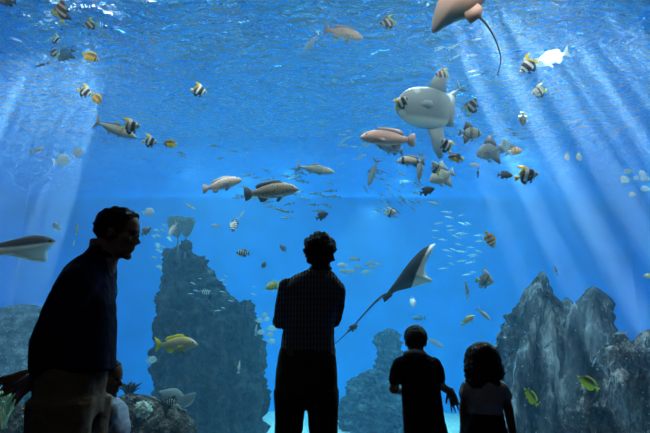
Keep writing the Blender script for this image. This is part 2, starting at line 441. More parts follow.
def tuft(name, pos, h, n, spread, mat, label, cat, seed, thick=.008):
    r = random.Random(seed); parts = []
    for k in range(n):
        a = r.uniform(0, 6.283); sp = spread * math.sqrt(r.random()); hh = h * r.uniform(.6, 1)
        pts = [(0, 0, -.05)]
        for q in range(1, 6):
            w_ = q / 5
            pts.append((math.cos(a) * sp * w_ ** 1.1 + r.uniform(-.01, .01), math.sin(a) * sp * w_ ** 1.1, hh * math.sin(w_ * 1.45)))
        parts.append(tube(pts, [thick * 1.3, thick * 1.3, thick * 1.2, thick * 1.1, thick, thick * .5], 6))
    v, f = join(parts)
    o = link(name, mesh_from(name, v, f), mat); o.location = pos
    return tag(o, label, cat)
crin = basic('feather star', (.02, .025, .035), .8, 30, (.05, .05, .06))
tuft('feather_star', at(129, 398, 6.85), .2, 46, .16, crin, 'dark feather star on the left top of the brown reef rock', 'feather star', 3)
tuft('feather_star', at(166, 412, 6.2), .18, 46, .15, crin, 'dark feather star on the reef rock right below the small ray', 'feather star', 4)
softm = basic('soft coral', (.3, .42, .22), .8, 25, (.5, .6, .35))
tuft('soft_coral', at(4, 424, 6.0), .42, 40, .18, softm, 'pale green soft coral at the bottom left corner', 'coral', 5, .014)
lc = basic('stony coral', (.35, .38, .36), .9, 14, (.55, .58, .5))
for k, (px, py, D, rr, lab) in enumerate([(143, 410, 6.35, .11, 'pale green stony coral knob in the middle of the brown reef rock'), (186, 246, 11.4, .16, 'knobbly coral clump on the rock pillar top under the right fan'),
        (202, 262, 11.4, .16, 'knobbly coral clump on the upper right shoulder of the pillar'), (160, 300, 11.5, .14, 'knobbly coral clump on the left edge of the pillar'),
        (247, 308, 11.5, .2, 'knobbly coral clump on the right slope of the pillar'), (168, 254, 11.5, .15, 'knobbly coral clump on the upper left shoulder of the pillar')]):
    V, Fc = [], []
    bm = bmesh.new(); bmesh.ops.create_icosphere(bm, subdivisions=4, radius=rr)
    for v in bm.verts:
        d = v.co.normalized(); c = noise.voronoi(d * 2.6 + Vector((k * 5, 0, 0)))[0][0]
        v.co = v.co * (1.15 - .75 * c + .2 * noise.noise(d * 7))
    me = bpy.data.meshes.new('coral'); bm.to_mesh(me); bm.free()
    o = link('coral_clump', me, lc if k == 0 else rm_p); o.location = at(px, py, D); tag(o, lab, 'coral')

# ------------------------------------------------------------------ fish kit (a fish is 1 long, head towards +X, up +Z)
def ramp_mat(name, stops, slant=0.0, rough=.45, spots=None, belly=None, nz=.03, zdark=None, const=True, transl=0):
    """stops: (x position along the fish from -0.5 to 0.5, colour), read along x + slant*z"""
    m, nt, ns, L = newmat(name)
    out = N(nt, 'ShaderNodeOutputMaterial'); b = N(nt, 'ShaderNodeBsdfPrincipled'); b.inputs['Roughness'].default_value = rough
    b.inputs['Specular IOR Level'].default_value = .4
    tc = N(nt, 'ShaderNodeTexCoord'); sp = N(nt, 'ShaderNodeSeparateXYZ'); L.new(tc.outputs['Object'], sp.inputs[0])
    ml = N(nt, 'ShaderNodeMath'); ml.operation = 'MULTIPLY_ADD'; ml.inputs[1].default_value = slant
    L.new(sp.outputs['Z'], ml.inputs[0]); L.new(sp.outputs['X'], ml.inputs[2])
    n1 = N(nt, 'ShaderNodeTexNoise'); n1.inputs['Scale'].default_value = 9; L.new(tc.outputs['Object'], n1.inputs['Vector'])
    m2 = N(nt, 'ShaderNodeMath'); m2.operation = 'MULTIPLY_ADD'; m2.inputs[1].default_value = nz; L.new(n1.outputs['Fac'], m2.inputs[0]); L.new(ml.outputs[0], m2.inputs[2])
    m3 = N(nt, 'ShaderNodeMath'); m3.operation = 'ADD'; m3.inputs[1].default_value = .5 - nz / 2; L.new(m2.outputs[0], m3.inputs[0])
    r = N(nt, 'ShaderNodeValToRGB'); cr = r.color_ramp; cr.interpolation = 'CONSTANT' if const else 'LINEAR'
    st = sorted(stops)
    cr.elements[0].position = 0; cr.elements[0].color = (*st[0][1], 1)
    cr.elements.remove(cr.elements[1])
    for (x, c) in st[1:]:
        e = cr.elements.new(min(1, max(.001, x + .5))); e.color = (*c, 1)
    L.new(m3.outputs[0], r.inputs[0]); cur = r.outputs[0]
    def mixin(fac, colr, cur):
        mx = N(nt, 'ShaderNodeMixRGB'); mx.inputs[2].default_value = (*colr, 1)
        L.new(fac, mx.inputs[0]); L.new(cur, mx.inputs[1]); return mx.outputs[0]
    if belly:     # pale belly below z0
        mr = N(nt, 'ShaderNodeMapRange'); mr.inputs['From Min'].default_value = belly[0] + belly[2]; mr.inputs['From Max'].default_value = belly[0] - belly[2]
        L.new(sp.outputs['Z'], mr.inputs['Value']); cur = mixin(mr.outputs[0], belly[1], cur)
    if zdark:     # dark back above z0
        mr = N(nt, 'ShaderNodeMapRange'); mr.inputs['From Min'].default_value = zdark[0] - zdark[2]; mr.inputs['From Max'].default_value = zdark[0] + zdark[2]
        L.new(sp.outputs['Z'], mr.inputs['Value']); cur = mixin(mr.outputs[0], zdark[1], cur)
    if spots:
        vo = N(nt, 'ShaderNodeTexVoronoi'); vo.inputs['Scale'].default_value = spots[0]; L.new(tc.outputs['Object'], vo.inputs['Vector'])
        rr = N(nt, 'ShaderNodeMapRange'); rr.inputs['From Min'].default_value = spots[2]; rr.inputs['From Max'].default_value = spots[2] * .6
        L.new(vo.outputs['Distance'], rr.inputs['Value']); cur = mixin(rr.outputs[0], spots[1], cur)
    L.new(cur, b.inputs['Base Color'])
    bp = N(nt, 'ShaderNodeBump'); bp.inputs['Strength'].default_value = .15; bp.inputs['Distance'].default_value = .01
    vv = N(nt, 'ShaderNodeTexVoronoi'); vv.inputs['Scale'].default_value = 60; L.new(tc.outputs['Object'], vv.inputs['Vector'])
    L.new(vv.outputs['Distance'], bp.inputs['Height']); L.new(bp.outputs[0], b.inputs['Normal'])
    if transl:
        t = N(nt, 'ShaderNodeBsdfTransparent'); mx = N(nt, 'ShaderNodeMixShader'); mx.inputs[0].default_value = transl
        L.new(b.outputs[0], mx.inputs[1]); L.new(t.outputs[0], mx.inputs[2]); L.new(mx.outputs[0], out.inputs[0])
    else: L.new(b.outputs[0], out.inputs[0])
    return m

def body_mesh(prof, nseg=20, sub=4):
    """prof: (x, top z, bottom z, half width) from snout to tail root, smoothly interpolated"""
    P = []
    n = len(prof)
    for k in range(n - 1):
        p0, p1, p2, p3 = prof[max(k - 1, 0)], prof[k], prof[k + 1], prof[min(k + 2, n - 1)]
        for q in range(sub):
            t = q / sub
            P.append(tuple(.5 * ((2 * b_) + (c - a) * t + (2 * a - 5 * b_ + 4 * c - d) * t * t + (3 * b_ - a - 3 * c + d) * t ** 3) for a, b_, c, d in zip(p0, p1, p2, p3)))
    P.append(prof[-1])
    vs, fs = [], []
    for (x, zt, zb, w_) in P:
        c = (zt + zb) / 2; h = max((zt - zb) / 2, .002); w_ = max(w_, .002)
        for i in range(nseg):
            th = 2 * math.pi * i / nseg; s, cc = math.sin(th), math.cos(th)
            vs.append((x, w_ * math.copysign(abs(s) ** .9, s) * (1 - .25 * max(0, cc) ** 2 - .1 * max(0, -cc) ** 2), c + h * cc))
    for k in range(len(P) - 1):
        for i in range(nseg):
            a = k * nseg + i; b = k * nseg + (i + 1) % nseg
            fs.append((a, b, b + nseg, a + nseg))
    fs.append(tuple(range(nseg - 1, -1, -1))); fs.append(tuple(range((len(P) - 1) * nseg, len(P) * nseg)))
    return mesh_from('body', vs, fs)
def fin_mesh(outline, th=.010, y=0, rot=0, hinge=None):
    """a fin blade from its outline in the x-z plane; rot swings a paired fin outwards round its root"""
    m_ = []
    n = len(outline)
    cx = sum(p[0] for p in outline) / n; cz = sum(p[1] for p in outline) / n
    vs = [(x, -th * .15, z) for x, z in outline] + [(x, th * .15, z) for x, z in outline] + [(cx, -th * .6, cz), (cx, th * .6, cz)]
    fs = []
    for i in range(n):
        j = (i + 1) % n
        fs += [(i, j, 2 * n), (n + j, n + i, 2 * n + 1), (i, n + i, n + j, j)]
    if rot:
        hx, hz = hinge or outline[0]; c, s = math.cos(rot), math.sin(rot)
        vs = [(x, y_ * c + (z - hz) * s, hz + (z - hz) * c) for x, y_, z in vs]
    vs = [(x, y_ + y, z) for x, y_, z in vs]
    return mesh_from('fin', vs, fs)
def eye_mesh(x, z, r, y):
    bm = bmesh.new()
    bmesh.ops.create_uvsphere(bm, u_segments=10, v_segments=8, radius=r, matrix=Matrix.Translation((x, y, z)) @ Matrix.Diagonal((1, .5, 1, 1)))
    me = bpy.data.meshes.new('eye'); bm.to_mesh(me); bm.free(); return me
eyem = basic('fish eye', (.01, .01, .012), .15)

SHAPES = {
 'banner': dict(prof=[(.50, .0, -.03, .012), (.44, .05, -.06, .03), (.36, .16, -.13, .055), (.24, .28, -.22, .075), (.10, .33, -.27, .08), (-.05, .30, -.26, .07), (-.18, .18, -.19, .045), (-.27, .06, -.07, .02), (-.33, .05, -.05, .012)],
    tail=[(-.31, .05), (-.42, .13), (-.5, .14), (-.48, 0), (-.5, -.14), (-.42, -.13), (-.31, -.05)],
    dorsal=[(.20, .28), (.14, .40), (.04, .50), (-.12, .58), (-.34, .62), (-.14, .50), (-.05, .42), (-.16, .36), (-.28, .26), (-.31, .14), (-.26, .06), (-.1, .22), (.1, .28)],
    anal=[(.02, -.24), (-.08, -.40), (-.18, -.40), (-.29, -.22), (-.27, -.06), (-.12, -.2)],
    pelvic=[(.22, -.2), (.12, -.4), (.06, -.42), (.12, -.24)], pect=[(.2, -.02), (.06, .02), (.0, -.08), (.08, -.12)], eye=(.37, .04, .025, .05)),
 'butterfly': dict(prof=[(.50, .0, -.02, .012), (.43, .05, -.05, .03), (.36, .13, -.12, .055), (.24, .24, -.21, .075), (.08, .28, -.25, .08), (-.08, .27, -.24, .07), (-.22, .17, -.17, .045), (-.31, .06, -.06, .02), (-.36, .05, -.05, .012)],
    tail=[(-.34, .05), (-.43, .11), (-.5, .12), (-.49, 0), (-.5, -.12), (-.43, -.11), (-.34, -.05)],
    dorsal=[(.26, .23), (.16, .34), (.0, .37), (-.18, .34), (-.32, .24), (-.34, .1), (-.28, .08), (-.1, .22), (.1, .24)],
    anal=[(.04, -.22), (-.1, -.33), (-.24, -.31), (-.34, -.16), (-.3, -.06), (-.14, -.18)],
    pelvic=[(.2, -.18), (.12, -.34), (.07, -.34), (.12, -.22)], pect=[(.2, -.02), (.08, .02), (.02, -.08), (.1, -.1)], eye=(.37, .03, .025, .052)),
 'damsel': dict(prof=[(.50, .0, -.03, .012), (.44, .07, -.08, .045), (.34, .15, -.14, .075), (.2, .21, -.19, .09), (.04, .22, -.2, .09), (-.12, .17, -.16, .065), (-.26, .08, -.08, .03), (-.34, .06, -.06, .016)],
    tail=[(-.32, .055), (-.42, .15), (-.5, .19), (-.44, .02), (-.5, -.18), (-.42, -.14), (-.32, -.055)],
    dorsal=[(.28, .17), (.18, .26), (0, .28), (-.14, .28), (-.28, .24), (-.24, .12), (-.18, .1), (0, .18)],
    anal=[(.0, -.18), (-.1, -.28), (-.24, -.26), (-.25, -.1), (-.15, -.12)],
    pelvic=[(.2, -.17), (.1, -.32), (.08, -.24), (.12, -.18)], pect=[(.2, -.01), (.06, .03), (.0, -.06), (.08, -.1)], eye=(.37, .03, .028, .07)),
 'spade': dict(prof=[(.50, -.02, -.06, .012), (.45, .07, -.12, .04), (.36, .19, -.2, .06), (.22, .29, -.27, .075), (.06, .32, -.3, .08), (-.1, .27, -.26, .065), (-.24, .12, -.13, .035), (-.33, .06, -.06, .016)],
    tail=[(-.31, .055), (-.40, .16), (-.5, .2), (-.46, 0), (-.5, -.2), (-.40, -.15), (-.31, -.055)],
    dorsal=[(.16, .29), (.08, .42), (-.06, .56), (-.2, .62), (-.22, .44), (-.3, .22), (-.25, .1), (-.08, .24)],
    anal=[(.04, -.28), (-.06, -.44), (-.18, -.58), (-.24, -.56), (-.24, -.38), (-.3, -.18), (-.25, -.1), (-.1, -.24)],
    pelvic=[(.22, -.24), (.12, -.44), (.06, -.42), (.12, -.28)], pect=[(.22, -.03), (.1, 0), (.04, -.1), (.12, -.12)], eye=(.38, .04, .026, .052)),
 'grouper': dict(prof=[(.50, -.02, -.05, .02), (.44, .04, -.09, .055), (.34, .095, -.12, .08), (.2, .13, -.135, .09), (.04, .135, -.135, .085), (-.12, .11, -.115, .065), (-.26, .065, -.07, .035), (-.36, .045, -.05, .018)],
    tail=[(-.34, .045), (-.41, .11), (-.49, .13), (-.5, 0), (-.49, -.13), (-.41, -.11), (-.34, -.045)],
    dorsal=[(.24, .115), (.18, .18), (.04, .19), (-.1, .175), (-.2, .17), (-.28, .12), (-.26, .07), (-.1, .1), (.1, .12)],
    anal=[(-.06, -.115), (-.12, -.19), (-.22, -.18), (-.26, -.07), (-.15, -.1)],
    pelvic=[(.22, -.12), (.12, -.22), (.07, -.2), (.12, -.13)], pect=[(.22, -.03), (.1, 0), (.06, -.08), (.12, -.1)], eye=(.40, .025, .018, .062)),
 'jack': dict(prof=[(.50, 0, -.02, .012), (.44, .04, -.05, .035), (.34, .08, -.085, .055), (.18, .105, -.11, .068), (.0, .095, -.105, .062), (-.18, .06, -.065, .04), (-.3, .025, -.028, .018), (-.37, .018, -.018, .012)],
    tail=[(-.35, .02), (-.42, .1), (-.5, .2), (-.44, .03), (-.42, 0), (-.44, -.03), (-.5, -.19), (-.42, -.1), (-.35, -.02)],
    dorsal=[(.1, .1), (.02, .17), (-.02, .13), (-.12, .09), (-.26, .05), (-.24, .035), (-.1, .075)],
    anal=[(-.04, -.1), (-.1, -.155), (-.13, -.11), (-.26, -.045), (-.24, -.035), (-.12, -.08)],
    pelvic=[(.2, -.1), (.12, -.15), (.1, -.11)], pect=[(.24, -.02), (.08, -.06), (.04, -.08), (.16, -.07)], eye=(.42, .01, .014, .042)),
 'snapper': dict(prof=[(.50, -.02, -.05, .015), (.44, .05, -.085, .045), (.33, .125, -.12, .07), (.18, .16, -.14, .08), (.02, .15, -.135, .075), (-.14, .105, -.10, .05), (-.27, .05, -.055, .026), (-.35, .035, -.04, .014)],
    tail=[(-.33, .04), (-.41, .12), (-.5, .18), (-.45, .02), (-.49, -.16), (-.41, -.11), (-.33, -.04)],
    dorsal=[(.22, .15), (.16, .215), (.04, .22), (-.08, .19), (-.2, .17), (-.26, .1), (-.22, .07), (-.05, .13)],
    anal=[(-.04, -.125), (-.1, -.2), (-.2, -.17), (-.25, -.06), (-.14, -.1)],
    pelvic=[(.2, -.13), (.1, -.24), (.07, -.2), (.12, -.14)], pect=[(.22, -.03), (.08, -.02), (.04, -.08), (.12, -.09)], eye=(.40, .03, .02, .056)),
 'moon': dict(prof=[(.50, -.08, -.14, .012), (.44, .12, -.2, .03), (.32, .24, -.27, .045), (.14, .27, -.29, .05), (-.06, .22, -.24, .04), (-.22, .1, -.11, .025), (-.34, .03, -.03, .012)],
    tail=[(-.32, .03), (-.42, .14), (-.5, .2), (-.43, 0), (-.5, -.2), (-.42, -.14), (-.32, -.03)],
    dorsal=[(.08, .25), (-.0, .36), (-.06, .28), (-.2, .18), (-.28, .09), (-.2, .1)],
    anal=[(.04, -.26), (-.04, -.36), (-.1, -.28), (-.22, -.18), (-.28, -.09), (-.2, -.1)],
    pelvic=[(.2, -.25), (.14, -.31), (.12, -.26)], pect=[(.22, -.06), (.08, -.06), (.1, -.14)], eye=(.38, .05, .022, .04)),
 'slim': dict(prof=[(.50, 0, -.015, .01), (.42, .035, -.045, .035), (.28, .06, -.065, .05), (.08, .065, -.07, .05), (-.12, .05, -.05, .035), (-.3, .025, -.025, .018), (-.37, .02, -.02, .012)],
    tail=[(-.35, .02), (-.43, .09), (-.5, .12), (-.46, 0), (-.5, -.12), (-.43, -.09), (-.35, -.02)],
    dorsal=[(.12, .06), (.06, .13), (-.08, .11), (-.2, .07), (-.18, .035), (0, .055)],
    anal=[(.0, -.06), (-.06, -.12), (-.18, -.08), (-.18, -.04)],
    pelvic=[(.2, -.06), (.12, -.12), (.1, -.07)], pect=[(.24, -.01), (.12, -.02), (.12, -.06)], eye=(.41, .008, .016, .036)),
}
W = (.82, .82, .8); BK = (.015, .015, .02); Y = (.95, .68, .02)
PAL = {}
def pal(name, body, fin, tail=None, dorsal=None): PAL[name] = (body, fin, tail or fin, dorsal or fin)
yel = ramp_mat('yellow fin', [(-.5, Y)]); blk = ramp_mat('black fin', [(-.5, BK)]); wht = ramp_mat('white fin', [(-.5, W)])
pal('banner', ramp_mat('banner body', [(-.5, Y), (-.3, BK), (-.13, W), (.03, (.03, .025, .03)), (.24, W), (.36, (.08, .07, .07)), (.41, W)], slant=-.35), blk, yel,
    ramp_mat('banner dorsal', [(-.5, Y), (-.62 + .5, W), (.02, W), (.10, BK)], slant=-.2))
pal('banner_brown', ramp_mat('brown banner body', [(-.5, (.75, .6, .1)), (-.28, (.10, .05, .05)), (-.10, (.6, .5, .45)), (.05, (.12, .06, .05)), (.24, (.55, .42, .38)), (.36, (.12, .06, .06))], slant=-.35),
    ramp_mat('brown fin', [(-.5, (.09, .05, .05))]), ramp_mat('olive fin', [(-.5, (.6, .55, .1))]), ramp_mat('brown dorsal', [(-.5, (.65, .6, .12)), (-.05, (.25, .15, .12))]))
pal('banner_white', ramp_mat('white banner body', [(-.5, (.8, .85, .1)), (-.27, W), (-.1, (.12, .12, .13)), (.02, W), (.36, (.3, .3, .3)), (.40, W)], slant=-.35), ramp_mat('grey fin', [(-.5, (.12, .12, .13))]),
    ramp_mat('lime fin', [(-.5, (.75, .85, .08))]), ramp_mat('white dorsal', [(-.5, (.8, .85, .1)), (-.18, W), (.1, (.2, .2, .2))]))
pal('banner_pale', ramp_mat('pale banner body', [(-.5, (.85, .9, .1)), (-.29, (.95, .95, .93)), (-.08, (.2, .2, .22)), (.03, (.95, .95, .93)), (.38, (.4, .4, .4)), (.42, (.95, .95, .93))], slant=-.35), ramp_mat('pale banner fin', [(-.5, (.8, .8, .8))]),
    ramp_mat('pale banner tail', [(-.5, (.8, .95, .08))]), ramp_mat('pale banner dorsal', [(-.5, (.9, .92, .6)), (-.2, (.95, .95, .93))]))
pal('raccoon', ramp_mat('raccoon body', [(-.5, Y), (.22, BK), (.30, W), (.34, BK), (.42, Y)], slant=-.1, zdark=(.07, (.10, .06, .02), .04)), yel, yel, ramp_mat('amber fin', [(-.5, (.7, .38, .02))]))
pal('raccoon_orange', ramp_mat('amber body', [(-.5, (.85, .5, .05)), (.26, BK), (.33, W), (.37, BK), (.42, Y)], slant=-.1, zdark=(.05, (.22, .1, .03), .06)), ramp_mat('amber fin b', [(-.5, (.9, .55, .03))]))
pal('lemon', ramp_mat('lemon body', [(-.5, (.75, .85, .02)), (.36, (.05, .05, .03)), (.40, (.8, .85, .1))], zdark=(.07, (.09, .09, .05), .06)), ramp_mat('lemon fin', [(-.5, (.8, .85, .02))]))
pal('copper', ramp_mat('copper body', [(-.5, (.8, .35, .05)), (-.25, W), (-.13, (.85, .32, .05)), (0, W), (.1, (.85, .32, .05)), (.2, W), (.3, (.85, .35, .08)), (.36, W)]), ramp_mat('copper fin', [(-.5, (.9, .45, .05))]))
pal('copper_brown', ramp_mat('brown barred body', [(-.5, (.9, .6, .05)), (-.25, (.5, .2, .12)), (-.13, (.95, .75, .5)), (0, (.5, .2, .12)), (.1, (.95, .75, .5)), (.2, (.5, .2, .12)), (.28, (.95, .65, .1))]), ramp_mat('gold fin', [(-.5, (1, .6, .02))]))
pal('sergeant', ramp_mat('sergeant body', [(-.5, (.55, .6, .6)), (-.3, BK), (-.22, (.6, .65, .65)), (-.13, BK), (-.05, (.6, .65, .65)), (.03, BK), (.11, (.6, .65, .65)), (.19, BK), (.27, (.6, .65, .65)), (.35, (.1, .1, .1))]), ramp_mat('grey fin b', [(-.5, (.1, .11, .12))]))
pal('black', ramp_mat('black body', [(-.5, (.02, .022, .03))]), blk)
pal('bicolor', ramp_mat('black yellow body', [(-.5, (.03, .02, .03))], belly=(-.06, Y, .03)), yel, yel, blk)
pal('spade', ramp_mat('spade body', [(-.5, (.3, .33, .34)), (-.3, (.16, .17, .18)), (-.2, (.38, .4, .4)), (-.02, (.18, .19, .2)), (.1, (.42, .44, .44)), (.32, (.12, .12, .13)), (.4, (.4, .42, .42))], nz=.06), ramp_mat('slate fin', [(-.5, (.14, .15, .17))]))
pal('spade_grey', ramp_mat('grey spade body', [(-.5, (.22, .24, .27)), (.3, (.3, .32, .34))], spots=(9, (.42, .44, .46), .3)), ramp_mat('slate fin b', [(-.5, (.16, .17, .2))]))
pal('spade_pale', ramp_mat('pale spade body', [(-.5, (.5, .52, .5)), (.0, (.65, .66, .64))], spots=(7, (.25, .27, .28), .25)), ramp_mat('pale fin', [(-.5, (.5, .53, .5))]))
pal('spade_blue', ramp_mat('blue dark body', [(-.5, (.04, .08, .13)), (.3, (.08, .12, .18))]), ramp_mat('blue dark fin', [(-.5, (.03, .06, .1))]))
pal('grouper', ramp_mat('grouper body', [(-.5, (.42, .33, .24)), (0, (.5, .4, .3))], spots=(22, (.16, .11, .08), .35), belly=(-.08, (.7, .6, .5), .04)), ramp_mat('dark fin', [(-.5, (.06, .06, .07))]))
pal('pink', ramp_mat('pink body', [(-.5, (.85, .45, .36)), (0, (.92, .54, .45))], spots=(5, (.6, .3, .26), .25), const=False, zdark=(.08, (.3, .2, .2), .05)), ramp_mat('pink fin', [(-.5, (.55, .33, .3))]))
pal('rosy', ramp_mat('rosy body', [(-.5, (.62, .4, .36)), (0, (.72, .5, .44))], spots=(14, (.3, .22, .2), .3), belly=(-.06, (.62, .55, .5), .04)), ramp_mat('rosy fin', [(-.5, (.4, .27, .25))]))
pal('silver', ramp_mat('silver body', [(-.5, (.42, .46, .45)), (.2, (.6, .6, .55))], zdark=(.05, (.17, .19, .2), .03), rough=.35), ramp_mat('steel fin', [(-.5, (.25, .25, .24))]))
pal('steel', ramp_mat('steel body', [(-.5, (.14, .17, .2))], belly=(-.07, (.4, .42, .44), .03)), ramp_mat('steel dark fin', [(-.5, (.08, .1, .12))]))
pal('ghost', ramp_mat('ghost body', [(-.5, (.5, .5, .52))], transl=.5), ramp_mat('ghost fin', [(-.5, (.5, .5, .52))], transl=.55))
pal('moon', ramp_mat('moon body', [(-.5, (.85, .92, .95))], belly=(.1, (.7, .8, .85), .1), transl=.4, rough=.25), ramp_mat('moon fin', [(-.5, (.8, .9, .92))], transl=.6))
pal('pale', ramp_mat('pale body', [(-.5, (.6, .66, .68))], transl=.15), ramp_mat('pale fin b', [(-.5, (.55, .6, .62))], transl=.3))
pal('white', ramp_mat('white body', [(-.5, (.95, .93, .9))], rough=.6), ramp_mat('white fin b', [(-.5, (.95, .93, .9))]))
pal('snapper', ramp_mat('snapper body', [(-.5, (.9, .8, .08)), (-.3, (.8, .75, .35)), (.1, (.8, .76, .6))], const=False, spots=(4, (.9, .72, .1), .3), zdark=(.12, (.85, .65, .08), .03)), ramp_mat('snapper fin', [(-.5, (.95, .8, .03))]))
pal('cream', ramp_mat('cream body', [(-.5, (.75, .72, .3)), (-.1, (.8, .75, .5))], const=False), ramp_mat('cream fin', [(-.5, (.8, .78, .2))]))
pal('limewhite', ramp_mat('lime white body', [(-.5, (.75, .9, .15)), (-.1, (.75, .8, .6)), (.1, (.8, .9, .3))], spots=(7, (.3, .45, .2), .25)), ramp_mat('lime fin b', [(-.5, (.7, .9, .1))]))
pal('panda', ramp_mat('white black blotched body', [(-.5, (.6, .55, .5)), (-.26, (.03, .03, .03)), (-.19, (.75, .68, .62)), (.24, (.04, .04, .04)), (.33, (.75, .68, .6))]), ramp_mat('blotch fin', [(-.5, (.2, .18, .18))]))
pal('olive', ramp_mat('olive dark body', [(-.5, (.4, .42, .05)), (-.3, (.05, .07, .07)), (.2, (.1, .12, .12))]), ramp_mat('olive dark fin', [(-.5, (.3, .33, .05))]))

PROTO = {}
def orient(ang, yaw, roll, sx=1):
    a, y_ = R(ang), R(yaw)
    f = (VR * math.cos(a) + VU * math.sin(a)) * math.cos(y_) - VV * math.sin(y_)
    u0 = (-VR * math.sin(a) + VU * math.cos(a)) * (1 if math.cos(a) >= -1e-6 else -1)
    if roll: u0 = Matrix.Rotation(R(roll), 3, f) @ u0
    s = u0.cross(f).normalized(); u = f.cross(s).normalized()
    m = Matrix((f, s, u)).transposed()
    return m
def place(root, px, py, ln, ang, yaw, D, roll=0, wfac=1, zfac=1):
    q = ray(px, py - ln * .55)           # keep it under the surface
    if q.z > 0: D = min(D, (SURF - .12 - CAM_H) * q.y / q.z)
    m = orient(ang, yaw, roll)
    s = ln * mpp(px, py, D) / max(.35, math.cos(R(yaw)))
    root.matrix_world = Matrix.Translation(at(px, py, D)) @ m.to_4x4() @ Matrix.Diagonal((s, s * wfac, s * zfac, 1))
def proto(shape, palette):
    k = (shape, palette)
    if k in PROTO: return PROTO[k]
    S = SHAPES[shape]; bmt, fm, tm, dm = PAL[palette]
    pr = {}
    b = body_mesh(S['prof']); b.name = f'{shape} body'
    items = [('body', b, bmt), ('tail_fin', fin_mesh(S['tail'], .014), tm), ('dorsal_fin', fin_mesh(S['dorsal'], .014), dm), ('anal_fin', fin_mesh(S['anal'], .014), fm)]
    wmax = max(p[3] for p in S['prof'])
    for sgn in (-1, 1):
        items.append(('pelvic_fin', fin_mesh(S['pelvic'], .01, y=sgn * wmax * .3, rot=sgn * .35), fm))
        items.append(('pectoral_fin', fin_mesh(S['pect'], .01, y=sgn * wmax * 1.02, rot=-sgn * .5 if sgn > 0 else .5, hinge=S['pect'][0]), fm))
        ex, ez, er, ey = S['eye']; items.append(('eye', eye_mesh(ex, ez, er, sgn * ey * .8), eyem))
    for nme, me, mt in items:
        me.materials.clear(); me.materials.append(mt); me.polygons.foreach_set('use_smooth', [True] * len(me.polygons))
    PROTO[k] = items
    return items
def fish(name, shape, palette, px, py, ln, ang, yaw, D, label, cat='fish', group=None, roll=0, wfac=1, simple=False, zfac=1):
    root = empty(name); root.empty_display_size = .1
    place(root, px, py, ln, ang, yaw, D, roll, wfac, zfac)
    for nme, me, mt in proto(shape, palette):
        if simple and nme in ('pelvic_fin', 'pectoral_fin', 'eye'): continue
        c = bpy.data.objects.new(nme, me); col.objects.link(c); c.parent = root if nme != 'eye' else body_
        if nme == 'body': body_ = c
    return tag(root, label, cat, group)
import random as _r
WORLD = 1.0
SCAT = (.36, .67, 1.0); SCATD = .0175; ANISO = .4
ABSC = (0, .93, .98); ABSD = .085
SBUMP = .19
TANKW = (.0, .29, .80)
SUN = 360; SUNC = (1, .78, .74)
HALL = 7
_q = _r.Random(11)
SLOTS = []
for _i in range(64):
    _x = _q.uniform(-90, 104)
    SLOTS.append((_x, 86 - .22 * _x + _q.gauss(0, 16), _q.choice((.04, .05, .07, .1, .14)), _q.uniform(.06, .22)))
for _x in (98, 90, 52, 20):
    SLOTS.append((_x, 68 + _q.uniform(-6, 20), .12, .34))
for _i in range(76):
    _x = _q.uniform(430, 700)
    SLOTS.append((_x, 34 + _q.gauss(0, 17), _q.choice((.05, .07, .1, .14)), _q.uniform(.06, .24)))
for _x in (484, 530, 566, 628):
    SLOTS.append((_x, 30 + _q.uniform(-16, 16), .16, .4))
AREA_FILLS = [('tank_fill', (_x, 11.5, 8.3),   .8, 12, 250, (.26, .82, 1.25)) for _x in (-8, -4.8, -1.6, 1.6, 4.8, 8)]
AREA_FILLS += [('front_fill', (_x, 4.95, 6.0), 3.2,   .3, 38, (1, .84, .70), (1.0, 0, 0), 150) for _x in (-6, -2, 2, 6)]
AREA_FILLS += [('front_fill_down', (_x, 4.95, 6.0), 3.2,   .3, 22, (1, .78, .64), (.5, 0, 0), 100) for _x in (-6, -2, 2, 6)]
AREA_FILLS += [('glint_panel', (-3.0, 12.8, 8.4), 3.0, 3.4, 450, (.8, 1, 1)), ('glint_panel', (5.0, 12.2, 8.4), 3.4, 2.6, 420, (.85, .97, 1)), ('glint_panel', (0.9, 12.0, 8.4), .8, 1.5, 90, (.85, .97, 1))]
SPOTS = [('white_fish_fill', (4.2, 5.1, 6.05), None, 900, (1, .95, .9), 9, .05, .4)]
for _px, _py, _e, _s in ((325, 118, 240, 60), (240, 172, 600, 130), (285, 168, 400, 140), (195, 166, 330, 130), (370, 207, 800, 130), (400, 172, 350, 140), (508, 138, 800, 130), (528, 150, 300, 130)):
    SPOTS.append(('glow_spot', (_px, _py), 'down', _e, (.55, .9, 1.05), _s, .25, 1))
for _px, _py, _e in ((20, 62, 700), (62, 66, 900), (96, 50, 350), (470, 10, 500), (510, 14, 500), (560, 10, 450), (150, 40, 420), (235, 25, 330), (330, 25, 300), (410, 20, 350), (610, 40, 300)):
    SPOTS.append(('haze_spot', (_px, _py), 'beam', _e, (1, .84, .84), 110, .25, 1))

